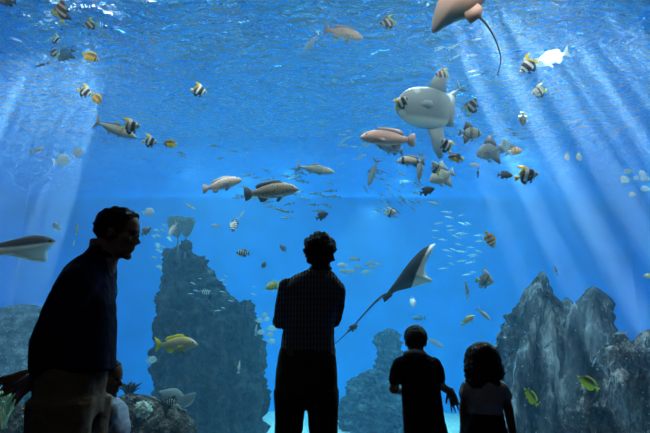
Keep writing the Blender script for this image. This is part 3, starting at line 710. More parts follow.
FISH = [
# name, shape, palette, x, y, length, head angle, yaw, distance, label, options
('damselfish','spade','banner_brown',62,12,19,75,30,7.2,'reddish brown deep-bodied fish seen end on near the upper left corner'),
('bannerfish','banner','banner_brown',90,25,14,196,15,7.4,'small dark brown bannerfish swimming left near the top left'),
('bannerfish','banner','banner',56,40,12,-20,15,7.5,'yellow-tailed bannerfish uppermost of the cluster in the left sunbeams'),
('bannerfish','banner','banner_brown',54,53,11,98,20,7.5,'small upright banded fish with yellow tail in the left sunbeams'),
('batfish','spade','spade_blue',66,55,17,228,20,7.3,'dark blue batfish with long fins in the left sunbeams'),
('damselfish','slim','black',42,65,13,205,20,7.5,'small slender dark fish lowest in the left sunbeams'),
('butterflyfish','butterfly','raccoon_orange',91,57,18,-22,0,6.8,'amber butterflyfish swimming right beside the left sunbeams'),
('bannerfish','banner','banner',85,92,16,-18,5,6.6,'black and yellow bannerfish swimming above the long silver fish'),
('butterflyfish','butterfly','raccoon_orange',97,99,15,-52,10,6.5,'orange yellow butterflyfish with white face diving beside a bannerfish'),
('jackfish','jack','silver',115,129,48,-21,5,6.2,'long silver fish with forked tail at the upper left'),
('bannerfish','banner','banner',131,127,20,8,10,5.9,'bannerfish with long streaming dorsal thread beside the silver fish head'),
('bannerfish','banner','banner',150,142,16,-4,10,6.3,'left fish of the small yellow-tailed pair below the silver fish'),
('butterflyfish','butterfly','raccoon',170,144,14,176,0,6.4,'small dark-backed yellow butterflyfish right of a bannerfish'),
('bannerfish','banner','banner',199,91,17,-10,10,6.4,'lone bannerfish with yellow tail under the bright ripples'),
('jackfish','grouper','rosy',344,33,40,-16,10,8.5,'rosy grey fish swimming right just under the surface at top centre'),
('jackfish','jack','ghost',312,42,25,228,10,9.5,'faint fish shape standing in for the rosy grey fish reflection'),  # translucent fish body put in for the rosy fish's reflection
('bannerfish','banner','banner_brown',388,23,17,186,10,6.8,'reddish brown fish with yellow back left of the big ray'),
('bannerfish','banner','banner_brown',442,75,14,172,10,6.9,'small pale brown bannerfish directly above the sunfish'),
('bannerfish','banner','banner',402,103,16,48,15,6.0,'striped bannerfish with yellow tail in front of the sunfish head'),
('jackfish','jack','steel',448,99,44,222,15,7.4,'dark steel blue fish crossing over the back of the sunfish'),
('grouper','grouper','pink',388,138,56,176,8,6.4,'large pink spotted grouper swimming left in the middle of the tank'),
('jackfish','snapper','steel',392,149,26,170,30,7.6,'dark blue fish directly beneath the pink grouper'),
('jackfish','snapper','panda',411,161,29,178,0,6.2,'pale fish with two black blotches under the pink grouper'),
('jackfish','jack','steel',420,166,30,262,20,7.4,'grey fish hanging head down right of the black-blotched pale fish'),
('jackfish','jack','steel',373,172,30,250,20,8.2,'blue grey fish hanging head down below the pink grouper tail end'),
('batfish','spade','spade_pale',442,176,27,200,15,6.6,'pale mottled batfish below the sunfish fin'),
('bannerfish','banner','banner_white',436,168,15,118,15,6.2,'yellow and white bannerfish crossing the pale mottled batfish'),
('bannerfish','banner','banner',446,146,17,128,20,6.3,'banded bannerfish at the tip of the long sunfish fin'),
('angelfish','damsel','bicolor',456,158,17,172,10,6.2,'black fish with bright yellow belly beneath the sunfish'),
('damselfish','damsel','black',427,191,16,20,5,6.6,'jet black fish swimming right below the pale batfish'),
('batfish','spade','spade',470,133,22,-4,5,6.6,'barred silver batfish with tall fins right of the sunfish'),
('bannerfish','banner','banner_brown',472,107,17,72,20,6.7,'upright brown and white bannerfish right of the sunfish tail'),
('batfish','spade','spade_grey',490,151,29,196,15,6.9,'large mottled grey batfish left of the orange banded fish'),
('batfish','spade','spade_grey',506,147,16,110,20,7.4,'smaller grey batfish tucked behind the large mottled one'),
('butterflyfish','butterfly','copper',516,151,14,4,0,6.3,'orange and white banded butterflyfish in front of the bright glow'),
('damselfish','damsel','black',505,175,15,-5,10,6.7,'black damselfish left of the bannerfish with yellow tail'),
('damselfish','slim','black',478,173,11,265,10,6.9,'tiny dark fish hanging head down left of the black damselfish'),
('damselfish','snapper','pale',475,165,11,172,0,7.2,'tiny pale fish above the hanging dark fish'),
('bannerfish','banner','banner',527,176,23,12,5,6.0,'largest bannerfish at the right, yellow tail and black bands'),
('damselfish','damsel','olive',523,119,15,264,15,6.8,'small dark olive fish pointing down above the orange banded fish'),
('bannerfish','banner','banner',529,66,22,212,10,6.3,'bannerfish with yellow fin beside the glaring white fish'),
('jackfish','snapper','white',553,58,38,202,5,8.4,'glaring white sunlit fish at the upper right'),
('bannerfish','banner','banner_white',539,92,17,190,10,6.5,'small bannerfish swimming left below the glaring white fish'),
('bannerfish','banner','banner_white',391,213,12,6,20,6.9,'small yellow and grey fish right above the eagle ray'),
('butterflyfish','butterfly','copper_brown',490,240,18,-62,-10,6.5,'yellow rimmed butterflyfish with brown bars in open water'),
('bannerfish','banner','banner_pale',485,281,21,-8,-25,6.3,'white bannerfish with black band and trailing thread above the girl'),
('snapperfish','snapper','cream',468,320,16,38,5,6.6,'small cream yellow fish above the girl, tail down left'),
('parrotfish','jack','pale',484,314,19,-42,0,7.0,'pale blue oval fish right of the cream yellow fish'),
('trumpetfish','slim','pale',467,290,20,100,10,7.2,'thin pale needle-like fish hanging below the bannerfish thread'),
('moonfish','moon','moon',77,153,14,35,10,6.8,'right of two translucent pale disc fish above the smiling man'),
('moonfish','moon','moon',61,160,19,12,10,6.9,'left of two translucent pale disc fish above the smiling man'),
('damselfish','slim','silver',37,150,16,22,0,6.6,'small silver fish with dark head and yellow tail on the left'),
('moonfish','moon','moon',148,212,13,14,10,7.4,'translucent pale disc fish right of the smiling man face'),
('wrasse','slim','limewhite',77,229,12,76,10,6.5,'small yellow green fish pointing up beside the smiling man head'),
('damselfish','damsel','pale',57,227,10,80,50,6.9,'tiny pale fish seen head on above the left edge ray'),
('damselfish','damsel','sergeant',146,231,13,35,10,6.8,'striped fish in front of the smiling man nose'),
('damselfish','snapper','rosy',173,229,16,240,15,9.0,'brown fish diving in front of the sea fans'),
('damselfish','damsel','sergeant',234,225,13,268,40,7.6,'dark striped fish pointing down right of the sea fans'),
('damselfish','slim','pale',241,215,11,52,0,8.2,'tiny pale fish above the down-pointing striped fish'),
('damselfish','snapper','ghost',216,226,10,175,0,8.6,'faint small fish right of the sea fans'),
('damselfish','damsel','sergeant',243,253,14,176,0,7.2,'small striped fish swimming left above the pillar slope'),
('damselfish','damsel','sergeant',283,248,9,130,10,7.6,'tiny striped fish left of the standing man hair'),
('damselfish','damsel','sergeant',264,265,8,60,10,7.6,'tiny striped fish left of the standing man neck'),
('damselfish','damsel','black',322,216,14,25,10,7.0,'black fish just above the standing man hair'),
('damselfish','damsel','sergeant',205,292,12,-15,0,9.4,'striped fish against the upper dark pillar'),
('damselfish','damsel','limewhite',273,286,17,200,0,6.6,'lime green and white fish at the standing man left shoulder'),
('damselfish','slim','pale',256,330,12,82,10,7.6,'small silver fish upright at the right edge of the pillar'),
('damselfish','slim','white',239,367,13,84,0,7.4,'small white fish upright on the dark pillar face'),
('snapperfish','snapper','snapper',176,344,44,3,4,6.0,'big yellow-finned snapper in front of the dark pillar'),
('moonfish','moon','moon',151,360,12,20,0,8.0,'pale disc fish below the yellow snapper tail'),
('damselfish','damsel','sergeant',170,402,15,0,10,6.0,'striped fish above the dark feather star on the reef'),
('damselfish','damsel','pale',413,302,9,250,45,7.6,'tiny pale fish with spread fins above the boy head'),
('snapperfish','snapper','spade_blue',419,318,14,180,10,14.0,'faint blue fish directly above the boy head'),
('butterflyfish','butterfly','lemon',531,397,22,128,5,6.0,'left of two lemon butterflyfish with dark flank in front of the rocks'),
('butterflyfish','butterfly','lemon',588,383,26,146,5,5.8,'right of two lemon butterflyfish with dark flank in front of the rocks'),
('damselfish','slim','black',556,270,12,112,10,7.6,'thin black fish above the gap between the rock peaks'),
('wrasse','slim','spade_blue',548,345,12,215,10,7.6,'small blue fish on the two-peaked rock face'),
('wrasse','slim','pale',594,362,10,75,10,6.6,'tiny light blue fish at the gap between the right rocks'),
('wrasse','slim','silver',622,333,16,184,0,6.4,'thin silver fish above the dark knobbly rock'),
('damselfish','damsel','cream',648,276,9,180,0,6.9,'tiny tan fish at the right edge of the picture'),
('moonfish','moon','moon',567,156,9,260,15,7.4,'left of two small translucent discs in the right sunbeams'),
('moonfish','moon','moon',579,156,10,255,15,7.4,'right of two small translucent discs in the right sunbeams'),
('wrasse','slim','pale',434,203,14,170,15,9.5,'hazy pale blue fish below the jet black fish'),
('jackfish','jack','ghost',434,342,22,-28,10,9.5,'pale fish just right of the boy head'),
('wrasse','slim','limewhite',74,243,6,80,0,8.4,'speck of a pale green fish just under the yellow green one'),
('damselfish','damsel','black',8,2,16,185,10,7.6,'dark fish cut by the top left corner'),
('damselfish','slim','silver',190,206,13,-30,0,8.0,'thin silver fish shape put in for a light string above the right sea fan'),  # fish body put in for a bright light string
]
for k, (nm, shp, pl, px, py, ln, ang, yaw, D, lab) in enumerate(FISH):
    zf = {'banner': .80, 'butterfly': .82, 'spade': .82}.get(shp, 1)
    if pl == 'lemon': zf = .64
    fish(nm, shp, pl, px, py, ln * (1.06 if zf < 1 else 1), ang, yaw, D, lab, roll=((k * 37) % 17) - 8, zfac=zf)
G1 = fish('grouper', 'grouper', 'grouper', 271, 191, 55, 7, 4, 6.3, 'large spotted brown grouper with dark fins at the centre left')
G2 = fish('grouper', 'grouper', 'rosy', 222, 184, 42, 14, 12, 6.8, 'pinkish grouper left of the spotted brown grouper', roll=-25)
G3 = fish('jackfish', 'jack', 'silver', 315, 169, 40, -9, 4, 6.8, 'blue-backed silver jack right of the spotted brown grouper')
# loose groups of far pale fish that nothing tells apart
def loose(n, cx, cy, rx, ry, l0, l1, D0, D1, shape, pl, ang, lab, grp, seed):
    r = random.Random(seed)
    for k in range(n):
        t, q = r.uniform(0, 6.283), math.sqrt(r.random())
        fish('moonfish' if shape == 'moon' else 'baitfish', shape, pl, cx + rx * q * math.cos(t), cy + ry * q * math.sin(t), r.uniform(l0, l1), ang + r.uniform(-18, 18), r.uniform(-25, 25), r.uniform(D0, D1), lab, group=grp, simple=True, roll=r.uniform(-15, 15))
loose(9, 266, 326, 8, 22, 7, 10, 9, 11, 'moon', 'moon', 10, 'pale disc fish in the loose line left of the standing man arm', 'pale disc fish left of the standing man', 1)
loose(10, 358, 266, 22, 7, 7, 12, 8, 10, 'snapper', 'pale', 175, 'pale fish in the loose line right of the standing man neck', 'pale fish right of the standing man neck', 2)
loose(10, 632, 184, 18, 14, 7, 11, 8, 10, 'moon', 'moon', 170, 'pale disc fish in the group at the right edge sunbeams', 'pale disc fish at the right edge', 3)
loose(18, 162, 245, 9, 24, 5, 8, 12, 14, 'snapper', 'pale', 160, 'tiny pale fish in the cloud left of the sea fans', 'tiny fish left of the sea fans', 4)
loose(34, 458, 245, 32, 36, 6, 11, 12, 15, 'slim', 'pale', 175, 'faint pale fish in the school in open water above the girl', 'faint school above the girl', 5)
loose(44, 285, 192, 52, 26, 8, 14, 11, 15, 'slim', 'steel', 176, 'blue grey baitfish in the school around the groupers', 'baitfish school around the groupers', 6)
loose(22, 350, 135, 38, 30, 7, 11, 9, 13, 'slim', 'pale', 20, 'bright silver baitfish in the school left of the pink grouper', 'silver baitfish left of the pink grouper', 7)
loose(40, 392, 192, 30, 26, 6, 11, 11, 14, 'slim', 'steel', 330, 'blue baitfish in the school under the pink grouper', 'baitfish school under the pink grouper', 8)
loose(8, 508, 135, 22, 10, 6, 11, 8, 11, 'slim', 'spade_blue', 12, 'dark baitfish near the bright glow at the right', 'dark baitfish near the right glow', 9)
loose(10, 460, 55, 34, 26, 8, 12, 9, 12, 'slim', 'white', 15, 'thin white baitfish around the ray tail', 'white baitfish around the ray tail', 10)
loose(5, 205, 152, 30, 8, 8, 12, 11, 13, 'slim', 'steel', 176, 'thin dark baitfish above the pinkish grouper', 'dark baitfish above the pinkish grouper', 12)
loose(14, 225, 285, 40, 26, 4, 7, 10, 11, 'slim', 'pale', 170, 'tiny pale fish hovering near the pillar slope', 'tiny fish near the pillar slope', 11)

# ------------------------------------------------------------------ sunfish
def local(pts, cx, cy, ln, ang=0):
    """picture outline -> fish units (1 = ln) round the centre, turned back by the heading"""
    c, s = math.cos(R(ang)), math.sin(R(ang)); out_ = []
    for x, y in pts:
        dx, dy = (x - cx) / ln, (cy - y) / ln
        out_.append((dx * c + dy * s, -dx * s + dy * c))
    return out_
mola_m = ramp_mat('sunfish skin', [(-.5, (.42, .45, .48)), (-.2, (.22, .25, .28)), (.2, (.26, .29, .32))], const=False, nz=.25, spots=(3.5, (.5, .53, .55), .3), belly=(-.17, (.62, .65, .66), .03))
mf = ramp_mat('sunfish fin', [(-.5, (.33, .36, .4))], nz=.1)
# heading left: local x to the left of the picture, z up
mola = empty('sunfish'); place(mola, 425, 108, 60, 176, 8, 7.0)
tag(mola, 'large grey ocean sunfish with tall fins above centre right', 'sunfish')
link('body', body_mesh([(.50, .04, -.04, .03), (.46, .13, -.13, .07), (.38, .23, -.22, .10), (.24, .31, -.30, .125), (.06, .35, -.34, .125), (-.12, .34, -.335, .10), (-.28, .30, -.30, .065), (-.38, .26, -.25, .035), (-.42, .22, -.2, .02)], 28), mola_m, mola)
cl = [(-.38, .28)] + [(-.50 - .045 * (k % 2) + .04 * abs(k - 4.5) / 4.5, .26 - k * .058) for k in range(10)] + [(-.38, -.28)]
link('tail_rudder', fin_mesh(cl, .04), mf, mola)
link('dorsal_fin', fin_mesh([(-.02, .33), (-.10, .5), (-.2, .66), (-.3, .70), (-.34, .62), (-.34, .45), (-.33, .27)], .05), mf, mola)
link('anal_fin', fin_mesh([(-.06, -.32), (-.14, -.5), (-.2, -.68), (-.30, -.82), (-.36, -.80), (-.38, -.62), (-.36, -.4), (-.32, -.26)], .05), mf, mola)
for sg in (-1, 1):
    link('pectoral_fin', fin_mesh([(.14, .02), (.06, .1), (-.06, .1), (-.1, .02), (-.02, -.05), (.1, -.03)], .03, y=sg * .125, rot=sg * .3), mf, mola)
    link('eye', eye_mesh(.38, .06, .022, sg * .10), eyem, mola)

# ------------------------------------------------------------------ rays
def ray_disc(outline, ln, thick, bend=.0, bumps=()):
    """disc with real thickness from its planform (x forward, z across in the picture plane; y is its thickness)"""
    n = len(outline)
    # resample the outline smoothly
    pts = []
    for k in range(n):
        p0, p1, p2, p3 = outline[k - 1], outline[k], outline[(k + 1) % n], outline[(k + 2) % n]
        for q in range(5):
            t = q / 5
            pts.append(tuple(.5 * ((2 * b) + (c - a) * t + (2 * a - 5 * b + 4 * c - d) * t * t + (3 * b - a - 3 * c + d) * t ** 3) * 1.0 for a, b, c, d in zip(p0, p1, p2, p3)))
    n = len(pts); cx = sum(p[0] for p in pts) / n; cz = sum(p[1] for p in pts) / n
    rings = 9; vs = []; fs = []
    for side in (1, -1):
        base = len(vs)
        for r_ in range(rings + 1):
            s = r_ / rings
            for (x, z) in pts:
                X, Z = cx + (x - cx) * s, cz + (z - cz) * s
                h = thick * math.sqrt(max(0, 1 - s ** 2)) ** 1.3
                yy = side * h + bend * ((X - cx) ** 2 * .3 + (Z - cz) ** 2)
                vs.append((X, yy, Z))
        for r_ in range(rings):
            for i in range(n):
                a = base + r_ * n + i; b = base + r_ * n + (i + 1) % n
                f = (a, b, b + n, a + n); fs.append(f if side > 0 else f[::-1])
    bm = bmesh.new(); me = mesh_from('disc', vs, fs); bm.from_mesh(me)
    bmesh.ops.remove_doubles(bm, verts=bm.verts, dist=1e-4); bmesh.ops.recalc_face_normals(bm, faces=bm.faces); bm.to_mesh(me); bm.free()
    return me
def ray_fish(outline, tailp, D, label, mat, tmat, fins=(), fmat=None, thick=.12, bend=.3, yaw=15, eyes=(), tr=(.02, .004), name='stingray'):
    cx = sum(p[0] for p in outline) / len(outline); cy = sum(p[1] for p in outline) / len(outline)
    ln = max(p[0] for p in outline) - min(p[0] for p in outline)
    root = empty(name); place(root, cx, cy, ln, 0, yaw, D); tag(root, label, 'ray')
    link('body', ray_disc(local(outline, cx, cy, ln), 1, thick, bend), mat, root)
    tp = local(tailp, cx, cy, ln); n = len(tp); P = []
    for k in range(n - 1):
        p0, p1, p2, p3 = tp[max(k - 1, 0)], tp[k], tp[k + 1], tp[min(k + 2, n - 1)]
        for q in range(5):
            t = q / 5
            P.append(tuple(.5 * ((2 * b) + (c - a) * t + (2 * a - 5 * b + 4 * c - d) * t * t + (3 * b - a - 3 * c + d) * t ** 3) for a, b, c, d in zip(p0, p1, p2, p3)))
    P.append(tp[-1]); m_ = len(P)
    v, f = tube([(x, 0, z) for x, z in P], [tr[0] + (tr[1] - tr[0]) * (k / (m_ - 1)) ** .7 for k in range(m_)], 8)
    link('tail', mesh_from('tail', v, f), tmat, root)
    for o_ in fins: link('pelvic_fin', fin_mesh(local(o_, cx, cy, ln), .03, y=-.03), fmat or mat, root)
    for (x, y) in eyes:
        (lx, lz), = local([(x, y)], cx, cy, ln); link('eye', eye_mesh(lx, lz, .018, -thick * .75), eyem, root)
    return root
def ray_mat(name, axis_pts, c_dark, c_light, soft=.03, nz=.1):
    """back colour on one side of a line across the fish (given by two local points), belly colour on the other"""
    m, nt, ns, L = newmat(name)
    out = N(nt, 'ShaderNodeOutputMaterial'); b = N(nt, 'ShaderNodeBsdfPrincipled'); b.inputs['Roughness'].default_value = .8; b.inputs['Specular IOR Level'].default_value = .1
    tc = N(nt, 'ShaderNodeTexCoord'); (x0, z0), (x1, z1) = axis_pts
    nx_, nz_ = -(z1 - z0), (x1 - x0); l_ = math.hypot(nx_, nz_); nx_ /= l_; nz_ /= l_
    dp = N(nt, 'ShaderNodeVectorMath'); dp.operation = 'DOT_PRODUCT'; dp.inputs[1].default_value = (nx_, 0, nz_); L.new(tc.outputs['Object'], dp.inputs[0])
    n1 = N(nt, 'ShaderNodeTexNoise'); n1.inputs['Scale'].default_value = 4; n1.inputs['Detail'].default_value = 5; L.new(tc.outputs['Object'], n1.inputs['Vector'])
    ma = N(nt, 'ShaderNodeMath'); ma.operation = 'MULTIPLY_ADD'; ma.inputs[1].default_value = nz; L.new(n1.outputs['Fac'], ma.inputs[0]); L.new(dp.outputs['Value'], ma.inputs[2])
    k0 = x0 * nx_ + z0 * nz_ + nz / 2
    mr = N(nt, 'ShaderNodeMapRange'); mr.inputs['From Min'].default_value = k0 - soft; mr.inputs['From Max'].default_value = k0 + soft; L.new(ma.outputs[0], mr.inputs['Value'])
    mx = N(nt, 'ShaderNodeMixRGB'); mx.inputs[1].default_value = (*c_dark, 1); mx.inputs[2].default_value = (*c_light, 1)
    L.new(mr.outputs[0], mx.inputs[0]); L.new(mx.outputs[0], b.inputs['Base Color']); L.new(b.outputs[0], out.inputs[0])
    return m
def loc2(pts, outline):
    cx = sum(p[0] for p in outline) / len(outline); cy = sum(p[1] for p in outline) / len(outline)
    ln = max(p[0] for p in outline) - min(p[0] for p in outline)
    return local(pts, cx, cy, ln)
rt = basic('ray tail skin', (.035, .04, .06), .6)
# big ray cut by the top edge
oA = [(433, 28), (433.5, 16), (437, 4), (441, -8), (440, -22), (446, -30), (456, -30), (462, -22), (472, -20), (490, -26), (500, -22), (492, -8), (484, 2), (476, 11), (468, 17), (456, 20), (446, 24), (438, 28.5)]
ray_fish(oA, [(474, 15), (481, 21), (488, 31), (494, 44), (498, 60), (495, 76)], 5.6, 'large pinkish brown stingray at the top edge trailing a long tail',
         ray_mat('pink ray skin', loc2([(430, -2), (490, 6)], oA), (.30, .26, .25), (.50, .28, .25), .12, .5), rt,
         fins=[[(464, 12), (476, 5), (482, 11), (479, 19), (470, 25), (465, 19)]], fmat=basic('ray fin skin', (.33, .22, .21), .6, 5, (.4, .25, .23)), thick=.09, bend=.25, yaw=12, tr=(.024, .006))
# eagle ray
oB = [(384, 297), (390, 289), (397, 280), (404, 270), (411, 261), (418, 253), (424, 248.5), (432, 245.5), (431, 249), (428, 256), (425, 263), (424, 269), (426, 275), (431, 280), (420, 284), (408, 288), (396, 292), (388, 297)]
ray_fish(oB, [(387, 294), (378, 301), (366, 314), (352, 330), (336, 346)], 6.6, 'dark eagle ray with pale front edge gliding up to the right',
         ray_mat('eagle ray skin', loc2([(434, 282), (425, 270), ][::-1] and [(430.5, 240), (421.5, 262), (421.5, 262), (430, 284)][:2], oB), (.035, .04, .05), (.8, .8, .8), .012, .03), rt,
         fins=[[(384, 297), (391, 290), (394, 295), (386, 302)]], thick=.10, bend=.6, yaw=20, tr=(.03, .008), eyes=[(424, 256)], name='eagle_ray')
# ray at the left edge
oC = [(-38, 262), (-20, 252), (0, 244), (14, 240), (28, 236.5), (40, 237.5), (49, 242.5), (45, 247), (42, 252), (41, 261), (34, 262), (22, 259), (8, 255), (-12, 256), (-30, 264)]
ray_fish(oC, [(-34, 262), (-50, 268), (-80, 272)], 5.8, 'ray with dark back and white belly gliding in at the left edge',
         ray_mat('white belly ray skin', loc2([(-30, 252), (48, 243)], oC), (.80, .80, .78), (.05, .05, .055), .012, .03), rt, thick=.07, bend=.4, yaw=-20, eyes=[(45, 242)])
# small ray above the reef
oD = [(155, 395), (163, 392), (170, 390), (177, 389.5), (183, 393.5), (187, 397), (191, 395.5), (196, 391), (195.5, 397), (191, 403), (184, 406.5), (176, 405), (167, 401.5), (158, 398)]
ray_fish(oD, [(163, 391), (155, 386), (149, 378), (143, 370)], 8.0, 'small grey ray with thin tail above the brown reef rock',
         ray_mat('small ray skin', loc2([(150, 380), (200, 416)], oD), (.16, .16, .16), (.22, .22, .22), .1, .3), rt, thick=.07, bend=.5, yaw=20, tr=(.02, .006))
# remora on the eagle ray tail
fish('remora', 'damsel', 'steel', 353, 328, 12, 35, 10, 6.55, 'small dark fish at the thin tail of the eagle ray')
fish('remora', 'slim', 'steel', 380, 299, 8, 45, 10, 6.5, 'tiny dark fish at the tail root of the eagle ray')

# ------------------------------------------------------------------ people
def remesh(name, parts, voxel, mat, parent, noise_amp=0, nscale=6, smooth_it=2):
    """union closed shapes into one continuous skin"""
    v, f = join(parts)
    me = mesh_from(name, v, f)
    o = bpy.data.objects.new('tmp', me); col.objects.link(o)
    r = o.modifiers.new('r', 'REMESH'); r.mode = 'VOXEL'; r.voxel_size = voxel
    s = o.modifiers.new('s', 'SMOOTH'); s.iterations = smooth_it; s.factor = .5
    dg = bpy.context.evaluated_depsgraph_get(); dg.update()
    m2 = bpy.data.meshes.new_from_object(o.evaluated_get(dg)); m2.name = name
    bpy.data.objects.remove(o)
    if noise_amp:
        for q in m2.vertices:
            c = q.co
            q.co = c + q.normal * noise_amp * (noise.noise(Vector((c.x * nscale, c.y * nscale, c.z * nscale * .8))) + .5 * noise.noise(c * nscale * 2.3))
    return link(name, m2, mat, parent)
def ell(c, r, rot=None, sub=3):
    bm = bmesh.new(); bmesh.ops.create_icosphere(bm, subdivisions=sub, radius=1)
    M = Matrix.Translation(c) @ (rot.to_4x4() if rot else Matrix.Identity(4)) @ Matrix.Diagonal((*r, 1))
    bmesh.ops.transform(bm, matrix=M, verts=bm.verts)
    vs = [v.co.copy() for v in bm.verts]; fs = [tuple(v.index for v in f.verts) for f in bm.faces]; bm.free()
    return vs, fs
def limb(path, radii, seg=14):
    """rounded tapering limb"""
    v, f = tube(path, radii, seg)
    ps = [(v, f)]
    for p, r in zip(path, radii): ps.append(ell(p, (r, r, r), sub=2))
    return join(ps)
def loft(levels, seg=28):
    """levels (x centre, y centre, z, half width, half depth), closed"""
    vs, fs = [], []
    n = len(levels); P = []
    for k in range(n - 1):
        p0, p1, p2, p3 = levels[max(k - 1, 0)], levels[k], levels[k + 1], levels[min(k + 2, n - 1)]
        for q in range(4):
            t = q / 4
            P.append(tuple(.5 * ((2 * b) + (c - a) * t + (2 * a - 5 * b + 4 * c - d) * t * t + (3 * b - a - 3 * c + d) * t ** 3) for a, b, c, d in zip(p0, p1, p2, p3)))
    P.append(levels[-1])
    for (x, y, z, a, b) in P:
        for i in range(seg):
            th = 2 * math.pi * i / seg; c, s = math.cos(th), math.sin(th)
            vs.append(Vector((x + a * math.copysign(abs(c) ** .85, c), y + b * math.copysign(abs(s) ** .85, s), z)))
    m_ = len(P)
    for k in range(m_ - 1):
        for i in range(seg):
            a = k * seg + i; b = k * seg + (i + 1) % seg
            fs.append((a, b, b + seg, a + seg) if P[0][2] < P[-1][2] else (a, a + seg, b + seg, b))
    e0 = tuple(range(seg)); e1 = tuple(range((m_ - 1) * seg, m_ * seg))
    if P[0][2] < P[-1][2]: fs.append(e0[::-1]); fs.append(e1)
    else: fs.append(e0); fs.append(e1[::-1])
    return vs, fs
def xf(parts, M):
    return [([M @ Vector(v) for v in vs], fs) for vs, fs in parts]
def head_parts(M, ears=True):
    """unit head: chin at z 0, crown at z 1, face towards +X"""
    P = [ell((-.04, 0, .65), (.42, .33, .35)), ell((.08, 0, .42), (.26, .27, .36)), ell((.12, 0, .2), (.2, .21, .18)), ell((.27, 0, .08), (.08, .1, .075)),
         limb([(.31, 0, .55), (.37, 0, .46), (.43, 0, .385)], [.03, .035, .045]), ell((.37, .04, .365), (.05, .035, .03)), ell((.37, -.04, .365), (.05, .035, .03)),
         limb([(.27, -.2, .585), (.34, -.08, .60), (.34, .08, .60), (.27, .2, .585)], [.04, .045, .045, .04]),
         ell((.335, 0, .262), (.045, .09, .026)), ell((.325, 0, .215), (.045, .08, .028)), ell((.2, .17, .42), (.12, .09, .1)), ell((.2, -.17, .42), (.12, .09, .1)),
         limb([(-.1, .0, .3), (-.12, 0, 0), (-.14, 0, -.25)], [.24, .22, .23])]
    if ears:
        for s in (-1, 1):
            P += [ell((-.03, s * .33, .47), (.075, .03, .12), Matrix.Rotation(R(12), 3, 'Y')), ell((-.03, s * .31, .38), (.04, .03, .05))]
    return xf(P, M)
def hair_mesh(M, front, low, puff, amp, freq, seed, sub=5, strand=0):
    """hair cap over the cranium: front = how far it comes over the brow, low = nape height"""
    bm = bmesh.new(); bmesh.ops.create_icosphere(bm, subdivisions=sub, radius=1)
    for v in bm.verts:
        d = v.co.normalized()
        face = d.x * .95 - d.z * .35                      # large in front below the hair line
        k = 1 if face < front and d.z > low else 0
        if abs(d.y) > .8 and d.z < -.25 and d.x > -.1: k = 0
        n_ = noise.noise(d * freq + Vector((seed, 0, 0))) + .5 * noise.noise(d * freq * 2.2 + Vector((0, seed, 0))) + .35 * noise.noise(d * freq * 5)
        s = (puff + amp * n_) if k else .86
        v.co = Vector((-.045 + d.x * .42 * s, d.y * .33 * s, .64 + d.z * .355 * s))
    me = bpy.data.meshes.new('hair'); bmesh.ops.transform(bm, matrix=M, verts=bm.verts); bm.to_mesh(me); bm.free()
    return me
def hand_parts(M, curl=.25, spread=.1, s=1.0):
    """x to the fingertips, +y the thumb side, z out of the back of the hand"""
    P = [loft_x([(-.02, .026, .020), (.01, .030, .019), (.045, .040, .016), (.085, .041, .013), (.095, .036, .011)])]
    for (y, l, a) in ((.030, .070, 1.3), (.010, .080, .35), (-.011, .074, -.5), (-.030, .058, -1.4)):
        p = Vector((.085, y, 0)); an = spread * a; path = [p]; b = 0
        for seg_, fr in enumerate((.45, .31, .24)):
            b += curl * (1 + .4 * seg_)
            p = p + Vector((math.cos(an) * math.cos(b), math.sin(an) * math.cos(b), -math.sin(b))) * l * fr * 1.12; path.append(p)
        P.append(limb(path, [.0095, .0090, .0082, .0068], 8))
    P.append(limb([(.012, .026, -.004), (.040, .052, -.012), (.064, .070, -.018), (.084, .078, -.02)], [.015, .0125, .0105, .0085], 8))
    S = Matrix.Scale(s, 4)
    return xf(P, M @ S)
def loft_x(levels, seg=14):
    vs, fs = [], []
    for (x, a, b) in levels:
        for i in range(seg):
            th = 2 * math.pi * i / seg; vs.append(Vector((x, a * math.cos(th), b * math.sin(th))))
    for k in range(len(levels) - 1):
        for i in range(seg):
            a = k * seg + i; b = k * seg + (i + 1) % seg; fs.append((a, b, b + seg, a + seg))
    fs.append(tuple(range(seg))[::-1]); fs.append(tuple(range((len(levels) - 1) * seg, len(levels) * seg)))
    return vs, fs
def frame(o, x, zhint):
    x = Vector(x).normalized(); z = Vector(zhint); z = (z - x * z.dot(x)).normalized(); y = z.cross(x)
    M = Matrix((x, y, z)).transposed().to_4x4(); M.translation = Vector(o); return M
class Body:
    def __init__(s, D, px0, label):
        s.D = D; s.x0 = at(px0, 300, D).x
        s.root = tag(empty('person', (s.x0, D, 0)), label, 'person')
    def p(s, px, py, dy=0):
        a = at(px, py, s.D + dy); return Vector((a.x - s.x0, dy, a.z))
    def m(s, n, py=300): return n * mpp(325, py, s.D)
    def lev(s, rows):
        """rows (py, xl, xr, depth, dy) -> loft levels"""
        out_ = []
        for (py, xl, xr, dep, dy) in rows:
            a, b = s.p(xl, py), s.p(xr, py); out_.append(((a.x + b.x) / 2, dy, a.z, (b.x - a.x) / 2, dep))
        return out_
skin = basic('skin', (.36, .2, .13), .55, 12, (.4, .23, .15)); skin2 = basic('brown skin', (.2, .11, .07), .55, 12, (.23, .13, .09))
hairm = basic('dark hair', (.012, .01, .009), .6, 60, (.02, .016, .014), .5, 80, stretch=(1, 1, .3)); 
shoe = basic('dark shoe leather', (.02, .018, .016), .4)
def cloth(name, c, c2=None, b=.4, bs=14): return basic(name, c, .9, 7, c2 or c, b, bs, spec=.1)
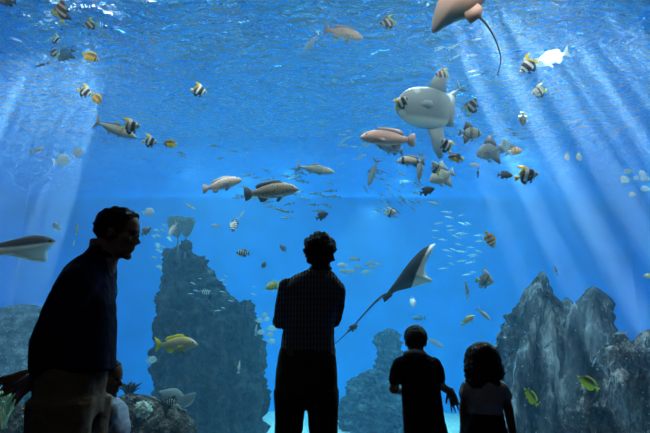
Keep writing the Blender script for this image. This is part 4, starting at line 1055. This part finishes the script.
def striped(name, c1, c2, scale):
    m = cloth(name, c1, None, .35, 12); nt = m.node_tree; b = [n for n in nt.nodes if n.type == 'BSDF_PRINCIPLED'][0]; L = nt.links
    for l in list(b.inputs['Base Color'].links): L.remove(l)
    tc = N(nt, 'ShaderNodeTexCoord'); w1 = N(nt, 'ShaderNodeTexWave'); w1.inputs['Scale'].default_value = scale; w1.bands_direction = 'X'; w1.inputs['Distortion'].default_value = .6
    w2 = N(nt, 'ShaderNodeTexWave'); w2.inputs['Scale'].default_value = scale * .6; w2.bands_direction = 'Z'
    L.new(tc.outputs['Object'], w1.inputs['Vector']); L.new(tc.outputs['Object'], w2.inputs['Vector'])
    mm = N(nt, 'ShaderNodeMath'); mm.operation = 'MULTIPLY_ADD'; mm.inputs[1].default_value = .3; L.new(w2.outputs['Fac'], mm.inputs[0]); L.new(w1.outputs['Fac'], mm.inputs[2])
    mx = N(nt, 'ShaderNodeMixRGB'); mx.inputs[1].default_value = (*c1, 1); mx.inputs[2].default_value = (*c2, 1); L.new(mm.outputs[0], mx.inputs[0]); L.new(mx.outputs[0], b.inputs['Base Color'])
    return m
def shoes(B, spots, face, l=.27, w_=.05):
    for (x, y) in spots:
        d = Vector(face).normalized(); M = frame((x, y, 0), d, (0, 0, 1))
        parts = xf([loft_x([(-.09, .02, .02), (-.08, w_ * .8, .04), (0, w_ * .85, .045), (.08, w_, .035), (.14, w_ * .9, .028), (.175, w_ * .4, .018)])], M @ Matrix.Translation((0, 0, .046)) @ Matrix.Scale(l / .27, 4))
        v, f = join(parts); link('shoe', mesh_from('shoe', v, f), shoe, B.root)

# --- man at the left in profile, hands clasped behind him
B = Body(2.3, 76, 'man in dark shirt standing in profile at the left, hands clasped behind')
hm = B.m(52); hc = B.p(113, 258.5)
HM = Matrix.Translation(hc) @ Matrix.Rotation(R(8), 4, 'Y') @ Matrix.Scale(hm, 4)
body = head_parts(HM)
nk = B.p(102, 252)
body += [loft(B.lev([(240, 92, 112, .06, 0), (252, 89, 109, .06, 0), (262, 80, 108, .09, 0), (280, 68, 108, .12, 0), (310, 60, 108, .115, 0), (345, 52, 106, .11, 0), (372, 47, 100, .12, 0), (395, 46, 96, .12, 0)]))]
for sy in (-1, 1):
    body.append(limb([(B.p(68, 385).x, sy * .065, B.p(0, 390).z), (.0, sy * .09, .5), (-.01, sy * .1, .08)], [.075, .055, .04]))
    body.append(limb([B.p(80, 283, sy * .125), B.p(61, 312, sy * .15), B.p(47, 342, sy * .15), B.p(38, 364, sy * .12), B.p(36, 376, sy * .07)], [.05, .048, .042, .032, .026]))
w1 = B.p(37, 376, -.07); w2 = B.p(36, 374, .05)
body += hand_parts(frame(w1, B.p(6, 400, -.02) - w1, (-.2, -1, .3)), .1, .13, 1.0)
body += hand_parts(frame(w2, B.p(4, 386, .0) - w2, (.3, -1, -.3)), .12, .14, .98)
B.body = remesh('body', body, .0065, skin, B.root)
link('hair', hair_mesh(HM, .52, -.80, 1.12, .10, 3.6, 3), hairm, B.root)
for s in (-1, 1): link('eye', eye_mesh(0, 0, .012, 0), eyem, B.body).location = HM @ Vector((.315, s * .13, .53))
shirt = [loft(B.lev([(246, 92, 110, .06, 0), (253, 87, 111, .07, 0), (260, 80, 112, .11, 0), (270, 70, 112, .145, 0), (285, 61, 112, .15, 0), (310, 51, 113, .145, 0), (340, 44, 113.5, .14, 0), (362, 41, 113.5, .14, 0), (371, 41, 112, .14, 0)]))]
for sy in (-1, 1):
    shirt.append(limb([B.p(80, 281, sy * .13), B.p(61, 312, sy * .16), B.p(47, 342, sy * .16), B.p(40, 364, sy * .11)], [.080, .074, .064, .048]))
remesh('shirt', shirt, .011, cloth('dark navy shirt', (.012, .016, .04), (.015, .02, .05)), B.root, .006, 9)
tr_ = [loft(B.lev([(358, 45, 110, .13, 0), (375, 40, 105, .14, 0), (395, 39, 102, .145, 0), (415, 41, 101, .145, 0)]))]
lx = B.p(70, 410).x; lz = B.p(0, 410).z
for sy in (-1, 1):
    tr_.append(loft([(lx, sy * .085, lz + .05, .135, .095), (lx + .01, sy * .095, .6, .105, .09), (lx + .01, sy * .1, .3, .085, .08), (lx, sy * .1, .07, .08, .075)]))
remesh('trousers', tr_, .012, cloth('khaki trousers', (.22, .16, .10), (.26, .2, .13)), B.root, .006, 8)
shoes(B, [(lx, -.1), (lx, .1)], (1, 0, 0))
v, f = tube([B.p(109, 262, -.06), B.p(113, 274, -.08), B.p(116.5, 284, -.06), B.p(117, 293, -.03), B.p(114.5, 303, 0), B.p(114, 312, 0)], [.003] * 6, 6)
link('neck_cord', mesh_from('neck_cord', v, f), cloth('grey cord', (.12, .14, .18)), B.root)
v, f = tube([B.p(92, 249, -.05), B.p(102, 252, -.075), B.p(111, 256, -.03), B.p(112.5, 257, .02)], [.010, .012, .012, .009], 8)
link('collar', mesh_from('collar', v, f), cloth('dark navy collar', (.014, .018, .045)), B.root)

# --- child behind him
B = Body(2.95, 108, 'child in pale blue shirt half hidden behind the man at the left')
hm = B.m(37); HM = Matrix.Translation(B.p(103, 398.5)) @ Matrix.Rotation(R(6), 4, 'Y') @ Matrix.Scale(hm, 4)
body = head_parts(HM)
zf = B.p(0, 433).z
body += [loft(B.lev([(392, 96, 107, .045, 0), (400, 94, 112, .06, 0), (410, 92, 118, .10, 0), (433, 92, 120, .09, 0)]) + [(.0, 0, zf - .15, .09, .09), (0, 0, .42, .09, .10)])]
for sy in (-1, 1):
    body.append(limb([(0, sy * .06, .48), (.01, sy * .065, .28), (0, sy * .07, .05)], [.07, .045, .03]))
    body.append(limb([B.p(108, 412, sy * .12), (.02, sy * .16, zf - .12), (.10, sy * .14, zf - .22)], [.035, .028, .02]))
    body += hand_parts(frame((.10, sy * .14, zf - .22), (1, 0, -.5), (0, -sy, .4)), .3, .1, .7)
B.body = remesh('body', body, .007, skin2, B.root)
link('hair', hair_mesh(HM, .50, -.60, 1.07, .05, 5, 9), hairm, B.root)
for s in (-1, 1): link('eye', eye_mesh(0, 0, .010, 0), eyem, B.body).location = HM @ Vector((.31, s * .13, .53))
shirt = [loft(B.lev([(395, 98, 113, .055, 0), (400, 96, 119, .08, 0), (408, 92, 124, .13, 0), (420, 90, 127, .12, 0), (433, 88, 128, .12, 0)]) + [(.01, 0, zf - .2, .115, .12), (.01, 0, .45, .125, .13)])]
for sy in (-1, 1): shirt.append(limb([B.p(108, 411, sy * .115), (.02, sy * .155, zf - .06)], [.058, .052]))
remesh('shirt', shirt, .011, striped('pale blue striped shirt', (.40, .50, .62), (.55, .64, .74), 20), B.root, .005, 12)
remesh('trousers', [loft([(0, 0, .55, .11, .12), (0, 0, .42, .11, .12), (0, 0, .36, .11, .12)])] + [loft([(0, sy * .06, .42, .085, .06), (0, sy * .065, .25, .065, .055), (0, sy * .065, .07, .06, .05)]) for sy in (-1, 1)], .012, cloth('blue trousers', (.03, .05, .09)), B.root)
shoes(B, [(0, -.065), (0, .065)], (1, 0, 0), .19, .045)

# --- man in the middle seen from behind, arms folded
B = Body(3.2, 308, 'man in checked shirt standing with his back to us, arms folded')
HM = Matrix.Translation(B.p(320, 274)) @ Matrix.Rotation(R(90), 4, 'Z') @ Matrix.Rotation(R(-8), 4, 'Y') @ Matrix.Scale(B.m(38), 4)
body = head_parts(HM)
body += [loft(B.lev([(262, 313, 330, .06, 0), (272, 306, 332, .07, 0), (280, 292, 338, .10, 0), (295, 288, 338, .12, 0), (325, 287, 331, .11, 0), (355, 284, 331, .11, 0), (385, 280, 333, .12, 0), (397, 285, 330, .11, 0)]))]
for sx, e, sh in ((-1, (280, 321), (288, 288)), (1, (334, 321), (336, 289))):
    fw = B.p(308 + sx * 4, 314, .27)
    body.append(limb([B.p(sh[0], sh[1], .0), B.p(e[0], e[1], .05), B.p(308 + sx * 10, 316, .2), B.p(308 - sx * 6, 313, .21)], [.05, .042, .035, .028]))
    a = B.p(308 - sx * 6, 313, .21); body += hand_parts(frame(a, B.p(308 - sx * 22, 309, .15) - a, (0, 1, .1)), .2, .05, .95)
    body.append(limb([(B.p(308 + sx * 15, 390).x, 0, B.p(0, 390).z), (sx * .1, 0, .48), (sx * .1, -.02, .08)], [.085, .055, .04]))
B.body = remesh('body', body, .007, skin, B.root)
link('hair', hair_mesh(HM, .45, -.9, 1.25, .26, 4.6, 5), hairm, B.root)
for s in (-1, 1): link('eye', eye_mesh(0, 0, .012, 0), eyem, B.body).location = HM @ Vector((.315, s * .13, .53))
shirt = [loft(B.lev([(268, 311, 331, .075, .0), (272, 303, 334, .09, 0), (277, 293, 338, .12, 0), (286, 286, 342, .14, 0), (300, 285, 340, .145, 0), (325, 283.5, 335, .14, 0), (345, 281, 334.5, .14, 0), (356, 279, 336, .145, 0)]))]
for sx, e, sh in ((-1, (279.5, 321), (287, 287)), (1, (334.5, 318), (337, 289))):
    shirt.append(limb([B.p(sh[0], sh[1]), B.p((sh[0] + e[0]) / 2 - (.5 if sx < 0 else -1), 304, .0), B.p(e[0], e[1], .04), B.p(308 + sx * 10, 317, .19), B.p(308 - sx * 2, 315, .2)], [.055, .050, .048, .044, .038]))
remesh('shirt', shirt, .011, striped('dark checked shirt', (.02, .022, .03), (.26, .27, .31), 16), B.root, .007, 10)
tr_ = [loft(B.lev([(346, 281, 334, .135, 0), (356, 278, 336, .145, 0), (370, 276, 337.5, .15, 0), (385, 275, 338, .15, 0), (396, 275, 338, .14, 0)]))]
for sx in (-1, 1):
    a = B.p(290 if sx < 0 else 323, 390); b = B.p(288.5 if sx < 0 else 323, 433)
    tr_.append(loft([(a.x, 0, a.z, B.m(15.8), .12), (b.x, 0, b.z, B.m(13.2), .10), (b.x, 0, .3, .08, .085), (b.x - .01 * sx, 0, .06, .08, .085)]))
remesh('trousers', tr_, .010, cloth('dark brown trousers', (.05, .04, .03), (.07, .055, .04)), B.root, .006, 8)
bx = B.p(288.5, 433).x; shoes(B, [(bx, 0), (B.p(323, 433).x, 0)], (0, 1, 0))
v, f = tube([B.p(311, 268.5, -.05), B.p(316, 267, -.085), B.p(325, 267, -.085), B.p(331, 268.5, -.05)], [.01, .013, .013, .01], 8)
link('collar', mesh_from('collar', v, f), cloth('dark collar', (.03, .033, .045)), B.root)

# --- boy with the white collar
B = Body(3.8, 419, 'boy in dark shirt with white collar facing the tank, right hand held out')
HM = Matrix.Translation(B.p(416, 357.5)) @ Matrix.Rotation(R(90), 4, 'Z') @ Matrix.Rotation(R(-3), 4, 'Y') @ Matrix.Scale(B.m(30), 4)
body = head_parts(HM)
body += [loft(B.lev([(350, 410, 423, .045, 0), (356, 402, 429, .06, 0), (364, 400, 434, .08, 0), (385, 403, 436, .08, 0), (410, 404, 438, .08, 0), (433, 404, 440, .09, 0)]) + [(0.01, 0, .42, .12, .09)])]
e1 = B.p(393.5, 389, 0); body.append(limb([B.p(400, 364), e1, B.p(401, 391, .15)], [.035, .034, .026]))
body += hand_parts(frame(B.p(402, 391, .15), (.6, 1, .1), (-.5, .3, 1)), .3, .1, .68)
e2 = B.p(441, 385.5, 0); wv = B.p(451, 391, -.02); body.append(limb([B.p(435, 364), e2, B.p(446, 389.5, -.01), wv], [.035, .033, .027, .021]))
body += hand_parts(frame(wv, B.p(455, 405, -.02) - wv, (-.1, 1, -.1)), .06, .17, .82)
for sx in (-1, 1): body.append(limb([(.01 + sx * .06, 0, .5), (.01 + sx * .065, 0, .28), (.01 + sx * .065, 0, .05)], [.07, .048, .032]))
B.body = remesh('body', body, .006, skin2, B.root)
link('hair', hair_mesh(HM, .45, -.80, 1.15, .03, 6, 12), hairm, B.root)
for s in (-1, 1): link('eye', eye_mesh(0, 0, .010, 0), eyem, B.body).location = HM @ Vector((.31, s * .13, .53))
shirt = [loft(B.lev([(353.5, 406, 425, .055, 0), (357, 400, 431, .08, 0), (363, 397, 436, .10, 0), (380, 401, 439.5, .10, 0), (395, 401.5, 441, .10, 0), (415, 403, 444, .105, 0), (433, 403.5, 448, .11, 0)]) + [(B.p(426, 433).x, 0, .5, .165, .12), (B.p(426, 433).x, 0, .42, .17, .12)]),
         limb([B.p(400, 364), B.p(396.5, 372), B.p(395, 379.5)], [.052, .050, .047]), limb([B.p(434, 364), B.p(438, 372), B.p(439.5, 379)], [.052, .047, .042])]
remesh('shirt', shirt, .010, cloth('black school shirt', (.010, .011, .016), (.014, .015, .022)), B.root, .005, 12)
v, f = tube([B.p(403.5, 353.5, .0), B.p(406, 352, -.06), B.p(415, 350.8, -.105), B.p(423, 352, -.06), B.p(426, 353.5, .0)], [.007, .011, .013, .011, .007], 8)
link('collar', mesh_from('collar', v, f), cloth('white collar', (.75, .75, .78)), B.root)['label'] = 'white collar'
remesh('shorts', [loft([(.01, 0, .56, .13, .1), (.01, 0, .42, .13, .1)])] + [loft([(.01 + sx * .065, 0, .46, .075, .08), (.01 + sx * .07, 0, .30, .075, .08)]) for sx in (-1, 1)], .012, cloth('dark shorts', (.015, .018, .03)), B.root)
shoes(B, [(.01 - .065, 0), (.01 + .065, 0)], (0, 1, 0), .19, .045)

# --- girl with the curly hair
B = Body(3.3, 484, 'girl with long curly dark hair and pale top facing the tank')
HM = Matrix.Translation(B.p(483, 379)) @ Matrix.Rotation(R(90), 4, 'Z') @ Matrix.Rotation(R(-4), 4, 'Y') @ Matrix.Scale(B.m(32), 4)
body = head_parts(HM)
body += [loft(B.lev([(376, 477, 490, .045, 0), (382, 471, 497, .055, 0), (392, 466, 502, .075, 0), (410, 468, 500, .07, 0), (433, 466, 502, .08, 0)]) + [(0, 0, .35, .10, .08)])]
a = B.p(463.5, 410, .01); b = B.p(464, 437, -.0); body.append(limb([B.p(467, 386), a, b], [.031, .027, .02])); body += hand_parts(frame(b, (.05, .1, -1), (-1, 0, 0)), .25, .06, .68)
a = B.p(508.5, 410, .01); b = B.p(513, 434, 0); body.append(limb([B.p(502, 387), a, b], [.033, .029, .022])); body += hand_parts(frame(b, (.15, .1, -1), (1, 0, 0)), .25, .06, .68)
for sx in (-1, 1): body.append(limb([(sx * .055, 0, .45), (sx * .06, 0, .27), (sx * .06, 0, .05)], [.06, .045, .03]))
B.body = remesh('body', body, .006, skin2, B.root)
# curls: many short locks round the head merged with the cap
r = random.Random(8); locks = []
hcz = HM @ Vector((-.05, 0, .6)); S_ = B.m(1)
locks.append(ell(hcz, (S_ * 17.2, S_ * 15, S_ * 16.5)))
for k in range(150):
    th = r.uniform(-2.7, 2.7) - math.pi / 2; u = r.uniform(-1, 1); jt = r.uniform(.88, 1.13)
    zz = hcz.z + S_ * (15.5 * u - 3); rad = S_ * (13.6 if u > 0 else 15.2) * math.sqrt(max(.15, 1 - max(0, u) ** 2 * .85))
    x = hcz.x + rad * jt * math.cos(th); y = hcz.y + rad * .85 * math.sin(th)
    if math.sin(th) > .55: continue
    pth = [(x + r.uniform(-.006, .006) + .011 * math.sin(q * 1.9 + k), y + .010 * math.cos(q * 2.1 + k), zz - q * .009) for q in range(6)]
    locks.append(limb(pth, [.013, .015, .015, .013, .011, .006], 6))
remesh('hair', locks, .0065, hairm, B.root, .003, 40, 1)
for s in (-1, 1): link('eye', eye_mesh(0, 0, .010, 0), eyem, B.body).location = HM @ Vector((.31, s * .13, .53))
shirt = [loft(B.lev([(378, 474, 494, .055, 0), (381, 467, 500, .075, 0), (388, 463.5, 505, .09, 0), (400, 465, 503, .09, 0), (412, 466, 502, .09, 0), (418, 466, 502, .09, 0)])),
         limb([B.p(467, 387), B.p(464.5, 394)], [.043, .038]), limb([B.p(502, 388), B.p(506, 396)], [.043, .038])]
remesh('shirt', shirt, .010, cloth('pale grey top', (.42, .44, .46), (.5, .52, .55)), B.root, .005, 14)
remesh('skirt', [loft(B.lev([(412, 465.5, 502.5, .092, 0), (420, 464, 504, .10, 0), (433, 461, 507, .12, 0)]) + [(0, 0, .38, .20, .17)])], .010, cloth('dark skirt', (.02, .022, .03)), B.root, .008, 12)
shoes(B, [(-.06, 0), (.06, 0)], (0, 1, 0), .18, .042)
